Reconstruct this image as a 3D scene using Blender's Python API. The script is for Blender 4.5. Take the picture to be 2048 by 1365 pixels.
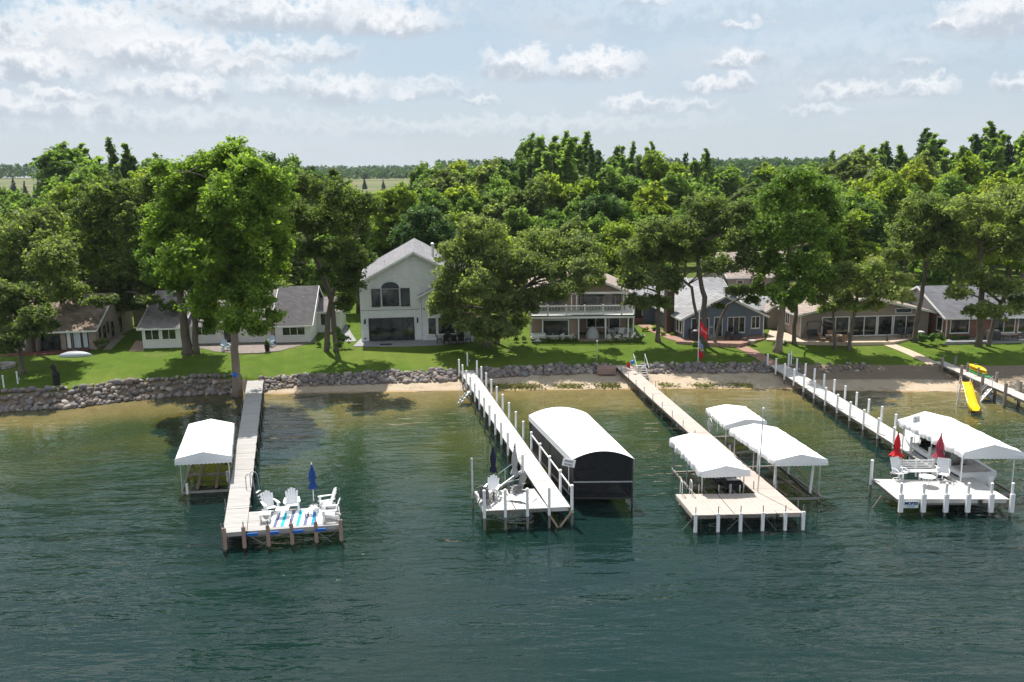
import bpy, math, random
import numpy as np
from mathutils import Vector, Matrix
R = math.radians
random.seed(7); rng = np.random.default_rng(11)
for o in list(bpy.data.objects): bpy.data.objects.remove(o)
sc = bpy.context.scene
COL = sc.collection

# ------------------------------------------------------------------ camera
F_PX, CAM_H = 1700.0, 17.2
PITCH = math.atan(332 / F_PX); ROLL = R(0.78)
def _basis():
    fwd = np.array([0, math.cos(PITCH), -math.sin(PITCH)]); r = np.array([1.0, 0, 0]); u = np.cross(r, fwd)
    return fwd, r * math.cos(ROLL) - u * math.sin(ROLL), r * math.sin(ROLL) + u * math.cos(ROLL)
FWD, RT, UP = _basis()
cam = bpy.data.cameras.new('camera'); cam_o = bpy.data.objects.new('camera', cam); COL.objects.link(cam_o)
cam.sensor_width = 36; cam.lens = F_PX / 2048 * 36; cam.clip_end = 20000; cam.clip_start = 0.5
cam_o.matrix_world = Matrix(((RT[0], UP[0], -FWD[0], 0), (RT[1], UP[1], -FWD[1], 0), (RT[2], UP[2], -FWD[2], CAM_H), (0, 0, 0, 1)))
sc.camera = cam_o
def ray(x, y): return FWD * F_PX + RT * (x - 1024) + UP * (682.5 - y)
def at(x, y, z=0.0):
    d = ray(x, y); p = np.array([0, 0, CAM_H]) + d * ((z - CAM_H) / d[2]); return Vector(p)
def atY(x, y, Y):
    d = ray(x, y); return Vector(np.array([0, 0, CAM_H]) + d * (Y / d[1]))
def pxm(Y, z=3.0):
    v = np.array([0, Y, z - CAM_H]); return F_PX / float(v @ FWD)

# ------------------------------------------------------------------ render / exposure
sc.render.engine = 'CYCLES'; sc.cycles.use_denoising = True; sc.cycles.denoising_prefilter = 'FAST'
sc.cycles.max_bounces = 6; sc.cycles.transparent_max_bounces = 10; sc.cycles.diffuse_bounces = 4; sc.cycles.glossy_bounces = 3
sc.cycles.transmission_bounces = 4; sc.cycles.volume_bounces = 0; sc.cycles.caustics_reflective = False; sc.cycles.caustics_refractive = False
sc.cycles.sample_clamp_indirect = 3.0; sc.cycles.sample_clamp_direct = 5.0
sc.view_settings.view_transform = 'Standard'; sc.view_settings.look = 'None'; sc.view_settings.gamma = 1.0
sc.view_settings.exposure = 0.58

# ------------------------------------------------------------------ sun
SUN_EL, SUN_AZ = R(61), math.atan2(-0.34, 0.94)          # azimuth from +Y towards +X
sv = Vector((math.sin(SUN_AZ) * math.cos(SUN_EL), math.cos(SUN_AZ) * math.cos(SUN_EL), math.sin(SUN_EL)))
sl = bpy.data.lights.new('sun', 'SUN'); sl.energy = 5.0; sl.angle = R(0.53); sl.color = (1.0, 0.95, 0.87)
so = bpy.data.objects.new('sun', sl); COL.objects.link(so); so.rotation_euler = sv.to_track_quat('Z', 'Y').to_euler(); so.location = (-20, 40, 80)

# ------------------------------------------------------------------ sky
W = bpy.data.worlds.new('World'); sc.world = W; W.use_nodes = True
nt = W.node_tree; nt.nodes.clear(); N = nt.nodes; L = nt.links
class G:
    """tiny node-graph helper"""
    def __init__(s, tree): s.t = tree
    def n(s, typ, **kw):
        nd = s.t.nodes.new(typ)
        for k, v in kw.items(): setattr(nd, k, v)
        return nd
    def put(s, sock, v):
        if hasattr(v, 'is_output') or isinstance(v, bpy.types.NodeSocket): s.t.links.new(v, sock)
        elif v is not None:
            try: sock.default_value = v
            except Exception: sock.default_value = (*v, 1.0)
    def m(s, op, a, b=None, c=None, clamp=False):
        nd = s.n('ShaderNodeMath', operation=op, use_clamp=clamp); s.put(nd.inputs[0], a)
        if b is not None: s.put(nd.inputs[1], b)
        if c is not None: s.put(nd.inputs[2], c)
        return nd.outputs[0]
    def vm(s, op, a, b=None):
        nd = s.n('ShaderNodeVectorMath', operation=op); s.put(nd.inputs[0], a)
        if b is not None: s.put(nd.inputs[1], b)
        return nd.outputs[0]
    def ss(s, v, a, b, c=0.0, d=1.0):
        nd = s.n('ShaderNodeMapRange', interpolation_type='SMOOTHSTEP'); s.put(nd.inputs[0], v)
        for i, q in enumerate((a, b, c, d)): s.put(nd.inputs[i + 1], q)
        return nd.outputs[0]
    def lin(s, v, a, b, c=0.0, d=1.0):
        nd = s.n('ShaderNodeMapRange'); s.put(nd.inputs[0], v)
        for i, q in enumerate((a, b, c, d)): s.put(nd.inputs[i + 1], q)
        return nd.outputs[0]
    def mix(s, f, a, b, blend='MIX'):
        nd = s.n('ShaderNodeMix', data_type='RGBA', blend_type=blend); s.put(nd.inputs[0], f); s.put(nd.inputs[6], a); s.put(nd.inputs[7], b); return nd.outputs[2]
    def noise(s, vec, scale, detail=4, rough=0.55, dist=0.0, out=0):
        nd = s.n('ShaderNodeTexNoise'); s.put(nd.inputs['Vector'], vec); s.put(nd.inputs['Scale'], scale)
        nd.inputs['Detail'].default_value = detail; nd.inputs['Roughness'].default_value = rough; nd.inputs['Distortion'].default_value = dist
        return nd.outputs[out]
    def mapv(s, vec, loc=(0, 0, 0), rot=(0, 0, 0), scale=(1, 1, 1)):
        nd = s.n('ShaderNodeMapping'); s.put(nd.inputs[0], vec); nd.inputs[1].default_value = loc; nd.inputs[2].default_value = rot; nd.inputs[3].default_value = scale; return nd.outputs[0]
    def comb(s, x, y, z=0.0):
        nd = s.n('ShaderNodeCombineXYZ'); s.put(nd.inputs[0], x); s.put(nd.inputs[1], y); s.put(nd.inputs[2], z); return nd.outputs[0]
    def sep(s, v):
        nd = s.n('ShaderNodeSeparateXYZ'); s.put(nd.inputs[0], v); return nd.outputs
g = G(nt)
SKY_STRENGTH = 0.105
tc = g.n('ShaderNodeTexCoord').outputs['Generated']
sky = g.n('ShaderNodeTexSky', sky_type='NISHITA', sun_disc=False, sun_elevation=SUN_EL, sun_rotation=SUN_AZ, altitude=300, air_density=1.0, dust_density=1.6, ozone_density=1.0).outputs[0]
dx, dy, dz = g.sep(tc)
az = g.m('MULTIPLY', g.m('ARCTAN2', dx, dy), 180 / math.pi); el = g.m('MULTIPLY', g.m('ARCSINE', dz), 180 / math.pi)
uv = g.comb(az, el)
n1 = g.noise(uv, 0.32, 7, 0.62); n2 = g.noise(g.mapv(uv, loc=(13, 7, 0)), 0.9, 6, 0.6)
# sky tone: thin high veil + blue
k = 0.745 / SKY_STRENGTH
def kc(c): return (c[0] * k, c[1] * k, c[2] * k, 1)
deep = None
veil = g.noise(g.mapv(uv, scale=(0.05, 0.16, 1)), 1.0, 5, 0.6)
base = g.mix(g.ss(el, 0.0, 16.0, 0.85, 0.62), sky, kc((0.50, 0.575, 0.65)))
blue = g.mix(g.ss(el, 1.0, 14.0, 0.0, 0.60), base, kc((0.38, 0.55, 0.69))); blue = g.mix(g.ss(el, 14.0, 55.0, 0.0, 0.55), blue, kc((0.20, 0.38, 0.66)))
col = g.mix(g.m('MULTIPLY', g.ss(veil, 0.42, 0.68), 0.7), blue, kc((0.61, 0.665, 0.725)))
wu = g.m('ADD', az, g.m('MULTIPLY', g.m('SUBTRACT', n1, 0.5), 3.0)); wv = g.m('ADD', el, g.m('MULTIPLY', g.m('SUBTRACT', n2, 0.5), 1.6))
# unseen clouds round and above the picture, whitened and spread for extra fill light
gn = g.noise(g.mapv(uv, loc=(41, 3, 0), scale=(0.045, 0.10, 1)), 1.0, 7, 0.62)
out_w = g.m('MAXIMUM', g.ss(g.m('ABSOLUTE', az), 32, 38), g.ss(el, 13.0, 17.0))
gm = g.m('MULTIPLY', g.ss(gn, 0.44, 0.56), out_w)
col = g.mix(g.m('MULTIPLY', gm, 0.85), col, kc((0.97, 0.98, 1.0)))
def cloud(cx, cy, w, h, dens=1.0):
    """cumulus centred at picture place (cx,cy) of the sky, w,h in the same units"""
    global col
    d = ray(cx, cy); d = d / np.linalg.norm(d); a0 = math.degrees(math.atan2(d[0], d[1])); e0 = math.degrees(math.asin(d[2]))
    A = w / 2 / 31.0; B = h / 2 / 30.0
    du = g.m('DIVIDE', g.m('SUBTRACT', wu, a0), A); dv0 = g.m('SUBTRACT', wv, e0)
    dv = g.m('MAXIMUM', g.m('DIVIDE', dv0, B), g.m('DIVIDE', dv0, -0.62 * B))
    r = g.m('SQRT', g.m('ADD', g.m('MULTIPLY', du, du), g.m('MULTIPLY', dv, dv)))
    r2 = g.m('ADD', r, g.m('ADD', g.m('MULTIPLY', g.m('SUBTRACT', n2, 0.5), 1.5), g.m('MULTIPLY', g.m('SUBTRACT', n1, 0.5), 0.9)))
    mk = g.m('MULTIPLY', g.ss(r2, 1.18, 0.50), dens)
    t = g.m('ADD', g.m('DIVIDE', dv0, B), g.m('ADD', g.m('MULTIPLY', g.m('SUBTRACT', n2, 0.5), 2.0), g.m('MULTIPLY', g.m('SUBTRACT', n1, 0.5), 1.2)))
    cc = g.mix(g.ss(t, -0.45, 0.70), kc((0.50, 0.56, 0.635)), kc((0.90, 0.91, 0.925)))
    col = g.mix(mk, col, cc)
for a in ((300, 250, 800, 70, .35), (1000, 262, 1000, 60, .3), (1700, 120, 700, 190, .25), (1450, 30, 900, 130, .3), (200, 150, 700, 150, .3), (60, 110, 330, 120, .9), (220, 80, 420, 150, .9), (330, 115, 420, 90, .9), (90, 220, 300, 70, .75), (60, 140, 260, 70, .9), (600, 35, 640, 110, .9), (790, 55, 260, 70, .85), (590, 110, 260, 60, .7), (480, 140, 240, 50, .7),
          (130, 195, 140, 36, .8), (270, 180, 150, 60, .7), (385, 185, 150, 80, .85), (560, 175, 180, 60, .6), (690, 190, 200, 80, .8), (860, 180, 190, 60, .5), (960, 205, 90, 30, .6), (820, 195, 80, 40, .6),
          (1040, 140, 180, 80, .9), (1190, 140, 210, 80, .95), (1470, 125, 120, 46, .9), (1420, 178, 110, 40, .85), (1480, 170, 80, 46, .8), (1270, 215, 150, 50, .7), (1385, 215, 120, 36, .5),
          (1490, 52, 90, 26, .7), (1690, 190, 170, 46, .7), (1860, 180, 150, 52, .8), (2000, 40, 230, 110, .9), (1890, 52, 80, 26, .8), (2040, 172, 90, 44, .7), (1640, 225, 140, 30, .5), (1290, 8, 130, 24, .5), (1830, 130, 80, 26, .4)):
    cloud(*a)
# soft light band right above the horizon, as hazy air gives
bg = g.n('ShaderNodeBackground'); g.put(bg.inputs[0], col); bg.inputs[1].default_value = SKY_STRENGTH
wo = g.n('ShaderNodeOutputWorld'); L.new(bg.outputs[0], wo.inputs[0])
W.cycles.sampling_method = 'MANUAL'; W.cycles.sample_map_resolution = 512

# ------------------------------------------------------------------ materials
def new_mat(name):
    m = bpy.data.materials.new(name); m.use_nodes = True; m.node_tree.nodes.clear(); return m, G(m.node_tree)
def finish(g_, shader, disp=None):
    o = g_.n('ShaderNodeOutputMaterial'); g_.t.links.new(shader, o.inputs[0])
def princ(g_, **kw):
    b = g_.n('ShaderNodeBsdfPrincipled')
    for k_, v in kw.items(): g_.put(b.inputs[k_.replace('_', ' ')], v)
    return b
_M = {}
def pmat(name, col, rough=0.6, var=0.12, scale=2.5, bump=0.0, bands=0.0, band_d=0.25, spec=0.3, metal=0.0, band_axis=2, dirt=0.0, grain=None):
    if name in _M: return _M[name]
    m, g_ = new_mat(name); co = g_.n('ShaderNodeTexCoord').outputs['Object']
    src = co if grain is None else g_.mapv(co, scale=grain)
    nz = g_.noise(src, scale, 5, 0.6); nb = g_.noise(src, scale * 9, 3, 0.6)
    a = tuple(max(0, c * (1 - var)) for c in col); b = tuple(min(1, c * (1 + var)) for c in col)
    c_ = g_.mix(g_.lin(nz, 0.3, 0.7), a, b)
    c_ = g_.mix(g_.lin(nb, 0.3, 0.7, 0, 0.5), c_, a)
    h = nb
    if dirt: c_ = g_.mix(g_.m('MULTIPLY', g_.ss(g_.noise(co, 0.9, 6, 0.7), 0.5, 0.72), dirt), c_, tuple(c * 0.45 for c in col))
    if bands:
        z = g_.sep(co)[band_axis]; fr = g_.m('FRACT', g_.m('MULTIPLY', z, bands))
        ln = g_.ss(fr, 0.0, 0.16, 1.0, 0.0)
        # broken tabs along the course
        c_ = g_.mix(g_.m('MULTIPLY', ln, band_d), c_, tuple(c * 0.3 for c in col))
        h = g_.m('ADD', g_.m('MULTIPLY', nb, 0.4), fr)
    p = princ(g_, Base_Color=c_, Roughness=rough, Metallic=metal, Specular_IOR_Level=spec)
    if bump:
        bn = g_.n('ShaderNodeBump'); bn.inputs['Strength'].default_value = bump; bn.inputs['Distance'].default_value = 0.03
        g_.put(bn.inputs['Height'], h); g_.t.links.new(bn.outputs[0], p.inputs['Normal'])
    finish(g_, p.outputs[0]); _M[name] = m; return m
def shingle(name, col, courses=6.0, var=0.22):
    if name in _M: return _M[name]
    m, g_ = new_mat(name); co = g_.n('ShaderNodeTexCoord').outputs['Object']; x, y, z = g_.sep(co)
    row = g_.m('FLOOR', g_.m('MULTIPLY', z, courses)); fr = g_.m('FRACT', g_.m('MULTIPLY', z, courses))
    al = g_.m('ADD', g_.m('ADD', x, y), g_.m('MULTIPLY', row, 0.37)); cell = g_.m('FLOOR', g_.m('MULTIPLY', al, 3.0)); cf = g_.m('FRACT', g_.m('MULTIPLY', al, 3.0))
    wn = g_.n('ShaderNodeTexWhiteNoise', noise_dimensions='2D'); g_.put(wn.inputs[0], g_.comb(cell, row))
    c_ = g_.mix(wn.outputs[0], tuple(c * (1 - var) for c in col), tuple(c * (1 + var) for c in col))
    c_ = g_.mix(g_.lin(g_.noise(co, 0.8, 5, 0.6), 0.3, 0.7, 0, 0.5), c_, tuple(c * 0.7 for c in col))
    edge = g_.m('MAXIMUM', g_.ss(fr, 0.0, 0.22, 1, 0), g_.ss(cf, 0.0, 0.08, 0.6, 0))
    c_ = g_.mix(g_.m('MULTIPLY', edge, 0.45), c_, tuple(c * 0.35 for c in col))
    p = princ(g_, Base_Color=c_, Roughness=0.88, Specular_IOR_Level=0.2)
    bn = g_.n('ShaderNodeBump'); bn.inputs['Strength'].default_value = 0.5; bn.inputs['Distance'].default_value = 0.02; g_.put(bn.inputs['Height'], g_.m('ADD', fr, wn.outputs[0])); g_.t.links.new(bn.outputs[0], p.inputs['Normal'])
    finish(g_, p.outputs[0]); _M[name] = m; return m
def brickmat(name, c1, c2, mortar, bw=0.22, bh=0.075, mort=0.012):
    if name in _M: return _M[name]
    m, g_ = new_mat(name); co = g_.n('ShaderNodeTexCoord').outputs['Object']; x, y, z = g_.sep(co)
    v = g_.comb(g_.m('ADD', x, y), z)
    b = g_.n('ShaderNodeTexBrick'); g_.put(b.inputs['Vector'], v); b.inputs['Scale'].default_value = 1.0; b.inputs['Brick Width'].default_value = bw; b.inputs['Row Height'].default_value = bh; b.inputs['Mortar Size'].default_value = mort
    b.inputs['Color1'].default_value = (*c1, 1); b.inputs['Color2'].default_value = (*c2, 1); b.inputs['Mortar'].default_value = (*mortar, 1)
    c_ = g_.mix(g_.lin(g_.noise(co, 1.7, 5), 0.3, 0.7, 0, 0.4), b.outputs[0], tuple(c * 0.6 for c in c1))
    p = princ(g_, Base_Color=c_, Roughness=0.9, Specular_IOR_Level=0.15)
    bn = g_.n('ShaderNodeBump'); bn.inputs['Strength'].default_value = 0.4; bn.inputs['Distance'].default_value = 0.02; g_.put(bn.inputs['Height'], g_.m('SUBTRACT', 1.0, b.outputs[1])); g_.t.links.new(bn.outputs[0], p.inputs['Normal'])
    finish(g_, p.outputs[0]); _M[name] = m; return m
def glassmat():
    if 'glass' in _M: return _M['glass']
    m, g_ = new_mat('window_glass'); co = g_.n('ShaderNodeTexCoord').outputs['Object']
    c_ = g_.mix(g_.ss(g_.noise(co, 0.9, 3), 0.42, 0.62), (0.008, 0.010, 0.012), (0.05, 0.055, 0.06))
    p = princ(g_, Base_Color=c_, Roughness=0.04, Specular_IOR_Level=0.7)
    bn = g_.n('ShaderNodeBump'); bn.inputs['Strength'].default_value = 0.05; bn.inputs['Distance'].default_value = 0.05; g_.put(bn.inputs['Height'], g_.noise(co, 0.7, 2)); g_.t.links.new(bn.outputs[0], p.inputs['Normal'])
    finish(g_, p.outputs[0]); _M['glass'] = m; return m

# ------------------------------------------------------------------ mesh helpers
class MB:
    def __init__(s, o=(0, 0, 0)): s.o = Vector(o); s.v = []; s.f = []; s.mi = []
    def add(s, vs, fs, m=0):
        b = len(s.v); s.v += [Vector(p) for p in vs]; s.f += [tuple(b + i for i in f) for f in fs]; s.mi += [m] * len(fs); return s
    def hexa(s, p8, m=0): return s.add(p8, [(3, 2, 1, 0), (4, 5, 6, 7), (0, 1, 5, 4), (1, 2, 6, 5), (2, 3, 7, 6), (3, 0, 4, 7)], m)
    def box(s, c, d, rz=0.0, m=0):
        c = Vector(c); q = Matrix.Rotation(rz, 3, 'Z'); x, y, z = d[0] / 2, d[1] / 2, d[2] / 2
        return s.hexa([c + q @ Vector(p) for p in ((-x, -y, -z), (x, -y, -z), (x, y, -z), (-x, y, -z), (-x, -y, z), (x, -y, z), (x, y, z), (-x, y, z))], m)
    def span(s, x0, x1, y0, y1, z0, z1, m=0): return s.box(((x0 + x1) / 2, (y0 + y1) / 2, (z0 + z1) / 2), (abs(x1 - x0), abs(y1 - y0), abs(z1 - z0)), 0, m)
    def beam(s, p, q, w, h, m=0):
        p = Vector(p); q = Vector(q); d = (q - p).normalized(); up = Vector((0, 0, 1)) if abs(d.z) < 0.98 else Vector((0, 1, 0))
        a = d.cross(up).normalized() * (w / 2); b = a.cross(d).normalized() * (h / 2)
        return s.hexa([p - a - b, p + a - b, q + a - b, q - a - b, p - a + b, p + a + b, q + a + b, q - a + b], m)
    def tube(s, pts, rs, n=8, m=0, cap=True):
        pts = [Vector(p) for p in pts]; rs = rs if isinstance(rs, (list, tuple)) else [rs] * len(pts); b = len(s.v)
        ref = None
        for i, p in enumerate(pts):
            d = (pts[min(i + 1, len(pts) - 1)] - pts[max(i - 1, 0)]).normalized()
            if ref is None: ref = Vector((1, 0, 0)) if abs(d.x) < 0.9 else Vector((0, 1, 0))
            a = d.cross(ref).normalized(); ref = a.cross(d).normalized(); c = ref
            for j in range(n):
                t = 2 * math.pi * j / n; s.v.append(p + (a * math.cos(t) + c * math.sin(t)) * rs[i])
        for i in range(len(pts) - 1):
            for j in range(n):
                k_ = (j + 1) % n; s.f.append((b + i * n + j, b + i * n + k_, b + (i + 1) * n + k_, b + (i + 1) * n + j)); s.mi.append(m)
        if cap:
            s.f.append(tuple(b + j for j in range(n))[::-1]); s.mi.append(m); s.f.append(tuple(b + (len(pts) - 1) * n + j for j in range(n))); s.mi.append(m)
        return s
    def lathe(s, c, prof, n=16, m=0):
        c = Vector(c); b = len(s.v)
        for r, z in prof:
            for j in range(n):
                t = 2 * math.pi * j / n; s.v.append(c + Vector((r * math.cos(t), r * math.sin(t), z)))
        for i in range(len(prof) - 1):
            for j in range(n):
                k_ = (j + 1) % n; s.f.append((b + i * n + j, b + i * n + k_, b + (i + 1) * n + k_, b + (i + 1) * n + j)); s.mi.append(m)
        s.f.append(tuple(b + j for j in range(n))[::-1]); s.mi.append(m); s.f.append(tuple(b + (len(prof) - 1) * n + j for j in range(n))); s.mi.append(m)
        return s
    def prism(s, pts, off, m=0):
        """polygon (3-D points) pushed along off"""
        pts = [Vector(p) for p in pts]; off = Vector(off); n = len(pts); b = len(s.v); s.v += pts + [p + off for p in pts]
        s.f.append(tuple(b + i for i in range(n))[::-1]); s.f.append(tuple(b + n + i for i in range(n))); s.mi += [m, m]
        for i in range(n):
            k_ = (i + 1) % n; s.f.append((b + i, b + k_, b + n + k_, b + n + i)); s.mi.append(m)
        return s
    def grid(s, P, m=0, closed=False):
        """P[i][j] rows of points"""
        b = len(s.v); h = len(P); w = len(P[0])
        for r in P: s.v += [Vector(p) for p in r]
        for i in range(h - 1):
            for j in range(w - (0 if closed else 1)):
                k_ = (j + 1) % w; s.f.append((b + i * w + j, b + i * w + k_, b + (i + 1) * w + k_, b + (i + 1) * w + j)); s.mi.append(m)
        return s
    def build(s, name, mats, parent=None, smooth=False, kind=None, label=None):
        me = bpy.data.meshes.new(name); me.from_pydata([tuple(p - s.o) for p in s.v], [], s.f)
        mats = mats if isinstance(mats, (list, tuple)) else [mats]
        for mt in mats: me.materials.append(mt)
        if len(mats) > 1: me.polygons.foreach_set('material_index', s.mi)
        if smooth: me.polygons.foreach_set('use_smooth', [True] * len(me.polygons))
        me.validate(); me.update()
        o = bpy.data.objects.new(name, me); COL.objects.link(o)
        if parent is not None: o.parent = parent
        if kind: o['kind'] = kind
        if label: o['label'] = label
        return o
def tag(o, label, cat, group=None):
    o['label'] = label; o['category'] = cat
    if group: o['group'] = group
    return o
def thing(name, label, cat, loc=(0, 0, 0), rz=0.0, group=None):
    o = bpy.data.objects.new(name, None); COL.objects.link(o); o.location = loc; o.rotation_euler = (0, 0, rz); o.empty_display_size = 0.3
    return tag(o, label, cat, group)
def struct(o): o['kind'] = 'structure'; return o
def dup(root, loc, rz=0.0, label=None, scale=None):
    r = root.copy(); COL.objects.link(r); r.location = loc; r.rotation_euler = (0, 0, rz)
    if scale is not None: r.scale = scale if isinstance(scale, (tuple, list)) else (scale,) * 3
    if label: r['label'] = label
    for ch in list(root.children):
        c = ch.copy(); COL.objects.link(c); c.parent = r
        for gch in list(ch.children):
            d = gch.copy(); COL.objects.link(d); d.parent = c
    return r
def child_of_mesh(mesh, name, parent, loc, rot=(0, 0, 0), scale=(1, 1, 1)):
    o = bpy.data.objects.new(name, mesh); COL.objects.link(o); o.parent = parent; o.location = loc; o.rotation_euler = rot; o.scale = scale; return o

# ================================================================== terrain
SH = [at(*p, 0.0) for p in ((-160, 832), (0, 822), (60, 818), (180, 812), (260, 800), (380, 790), (490, 786), (530, 789), (740, 785), (920, 782), (1350, 778), (1560, 778), (1720, 783), (2048, 785), (2200, 788))]
_ZW = lambda px: float(np.interp(px, [470, 540], [1.25, 0.85]))
WT = [at(*p, _ZW(p[0])) for p in ((-160, 792), (38, 784), (110, 781), (160, 775), (212, 769), (297, 763), (420, 761), (496, 756), (604, 752), (735, 748), (920, 743), (1057, 735), (1193, 731), (1290, 731), (1530, 729), (1760, 729), (2048, 731), (2200, 733))]
_sx = [p.x for p in SH]; _sy = [p.y for p in SH]; _wx = [p.x for p in WT]; _wy = [p.y for p in WT]
def ys(x): return np.interp(x, _sx, _sy)
def yw(x): return np.maximum(np.interp(x, _wx, _wy), ys(x) + 0.85)
def zw(x): return np.interp(x, [-23, -20.5], [1.25, 0.85])
def yb(x): return np.maximum(ys(x) + 0.12, yw(x) - np.interp(x, [-23, -20.5], [1.25, 1.15]))
HILL = lambda x, y: (17.0 * np.clip((y - 330) / 760, 0, 1) ** 1.25 * (1 + 0.18 * np.clip(-x / 600, -0.9, 1)) + 6.0 * np.clip((y - 1150) / 2500, 0, 1))
def zg(x, y):
    x = np.asarray(x, float); y = np.asarray(y, float); s = y - ys(x); b = yb(x); w = yw(x); sb = np.maximum(b - ys(x), 0.1)
    zb = np.minimum(0.12 + 0.11 * sb, 0.6)
    bed = np.interp(-s, [0, 1, 6, 14, 24, 36, 70], [0, -0.06, -0.26, -0.75, -2.3, -4.2, -6.5])
    beach = zb * np.clip(s / sb, 0, 1)
    t = np.clip((y - b) / np.maximum(w - b, 0.05), 0, 1); zt = zw(x); zb = np.minimum(zb, zt * .55); beach = zb * np.clip(s / sb, 0, 1); wall = zb + (zt - zb) * t
    lawn = zt + (1.7 - zt) * np.clip((y - w) / 8.0, 0, 1)
    z = np.where(s < 0, bed, np.where(y < b, beach, np.where(y < w, wall, lawn)))
    return z + np.where(y > 120, HILL(x, y) + 0.6 * np.clip((y - 120) / 100, 0, 1), 0)
def zgf(x, y): return float(zg(x, y))
def onground(px, py, n=6):
    z = 1.5
    for _ in range(n): p = at(px, py, z); z = zgf(p.x, p.y)
    return at(px, py, z)
def axis(spec):
    out = []
    for a, b, d in spec: out += list(np.arange(a, b, d))
    return np.array(out + [spec[-1][1]])
gx = axis(((-2600, -400, 100), (-400, -120, 20), (-120, -48, 3), (-48, 48, 0.5), (48, 120, 3), (120, 400, 20), (400, 2600, 100)))
gy = axis(((-400, -40, 40), (-40, 20, 6), (20, 60, 1.0), (60, 73, 0.2), (73, 90, 0.7), (90, 130, 3), (130, 600, 20), (600, 5200, 120)))
X, Y = np.meshgrid(gx, gy); Z = zg(X, Y)
Z = Z + np.where((Y - ys(X) > 0) & (Y < yb(X)), 0.03 * np.sin(X * 2.1 + Y * 3) * np.sin(X * 0.7) , 0)
h_, w_ = X.shape; V = np.stack([X, Y, Z], -1).reshape(-1, 3)
idx = np.arange(h_ * w_).reshape(h_, w_)
FQ = np.stack([idx[:-1, :-1], idx[:-1, 1:], idx[1:, 1:], idx[1:, :-1]], -1).reshape(-1, 4)
def np_mesh(name, V, FQ, attrs=(), smooth=False):
    me = bpy.data.meshes.new(name); nf = len(FQ); k_ = FQ.shape[1]
    me.vertices.add(len(V)); me.vertices.foreach_set('co', np.ascontiguousarray(V, np.float32).ravel())
    me.loops.add(nf * k_); me.loops.foreach_set('vertex_index', FQ.ravel().astype(np.int32))
    me.polygons.add(nf); me.polygons.foreach_set('loop_start', np.arange(0, nf * k_, k_, dtype=np.int32)); me.polygons.foreach_set('loop_total', np.full(nf, k_, np.int32))
    if smooth: me.polygons.foreach_set('use_smooth', np.ones(nf, bool))
    for nm, dom, arr in attrs:
        a = me.attributes.new(nm, 'FLOAT', dom); a.data.foreach_set('value', np.ascontiguousarray(arr, np.float32).ravel())
    me.update(calc_edges=True); return me
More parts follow.
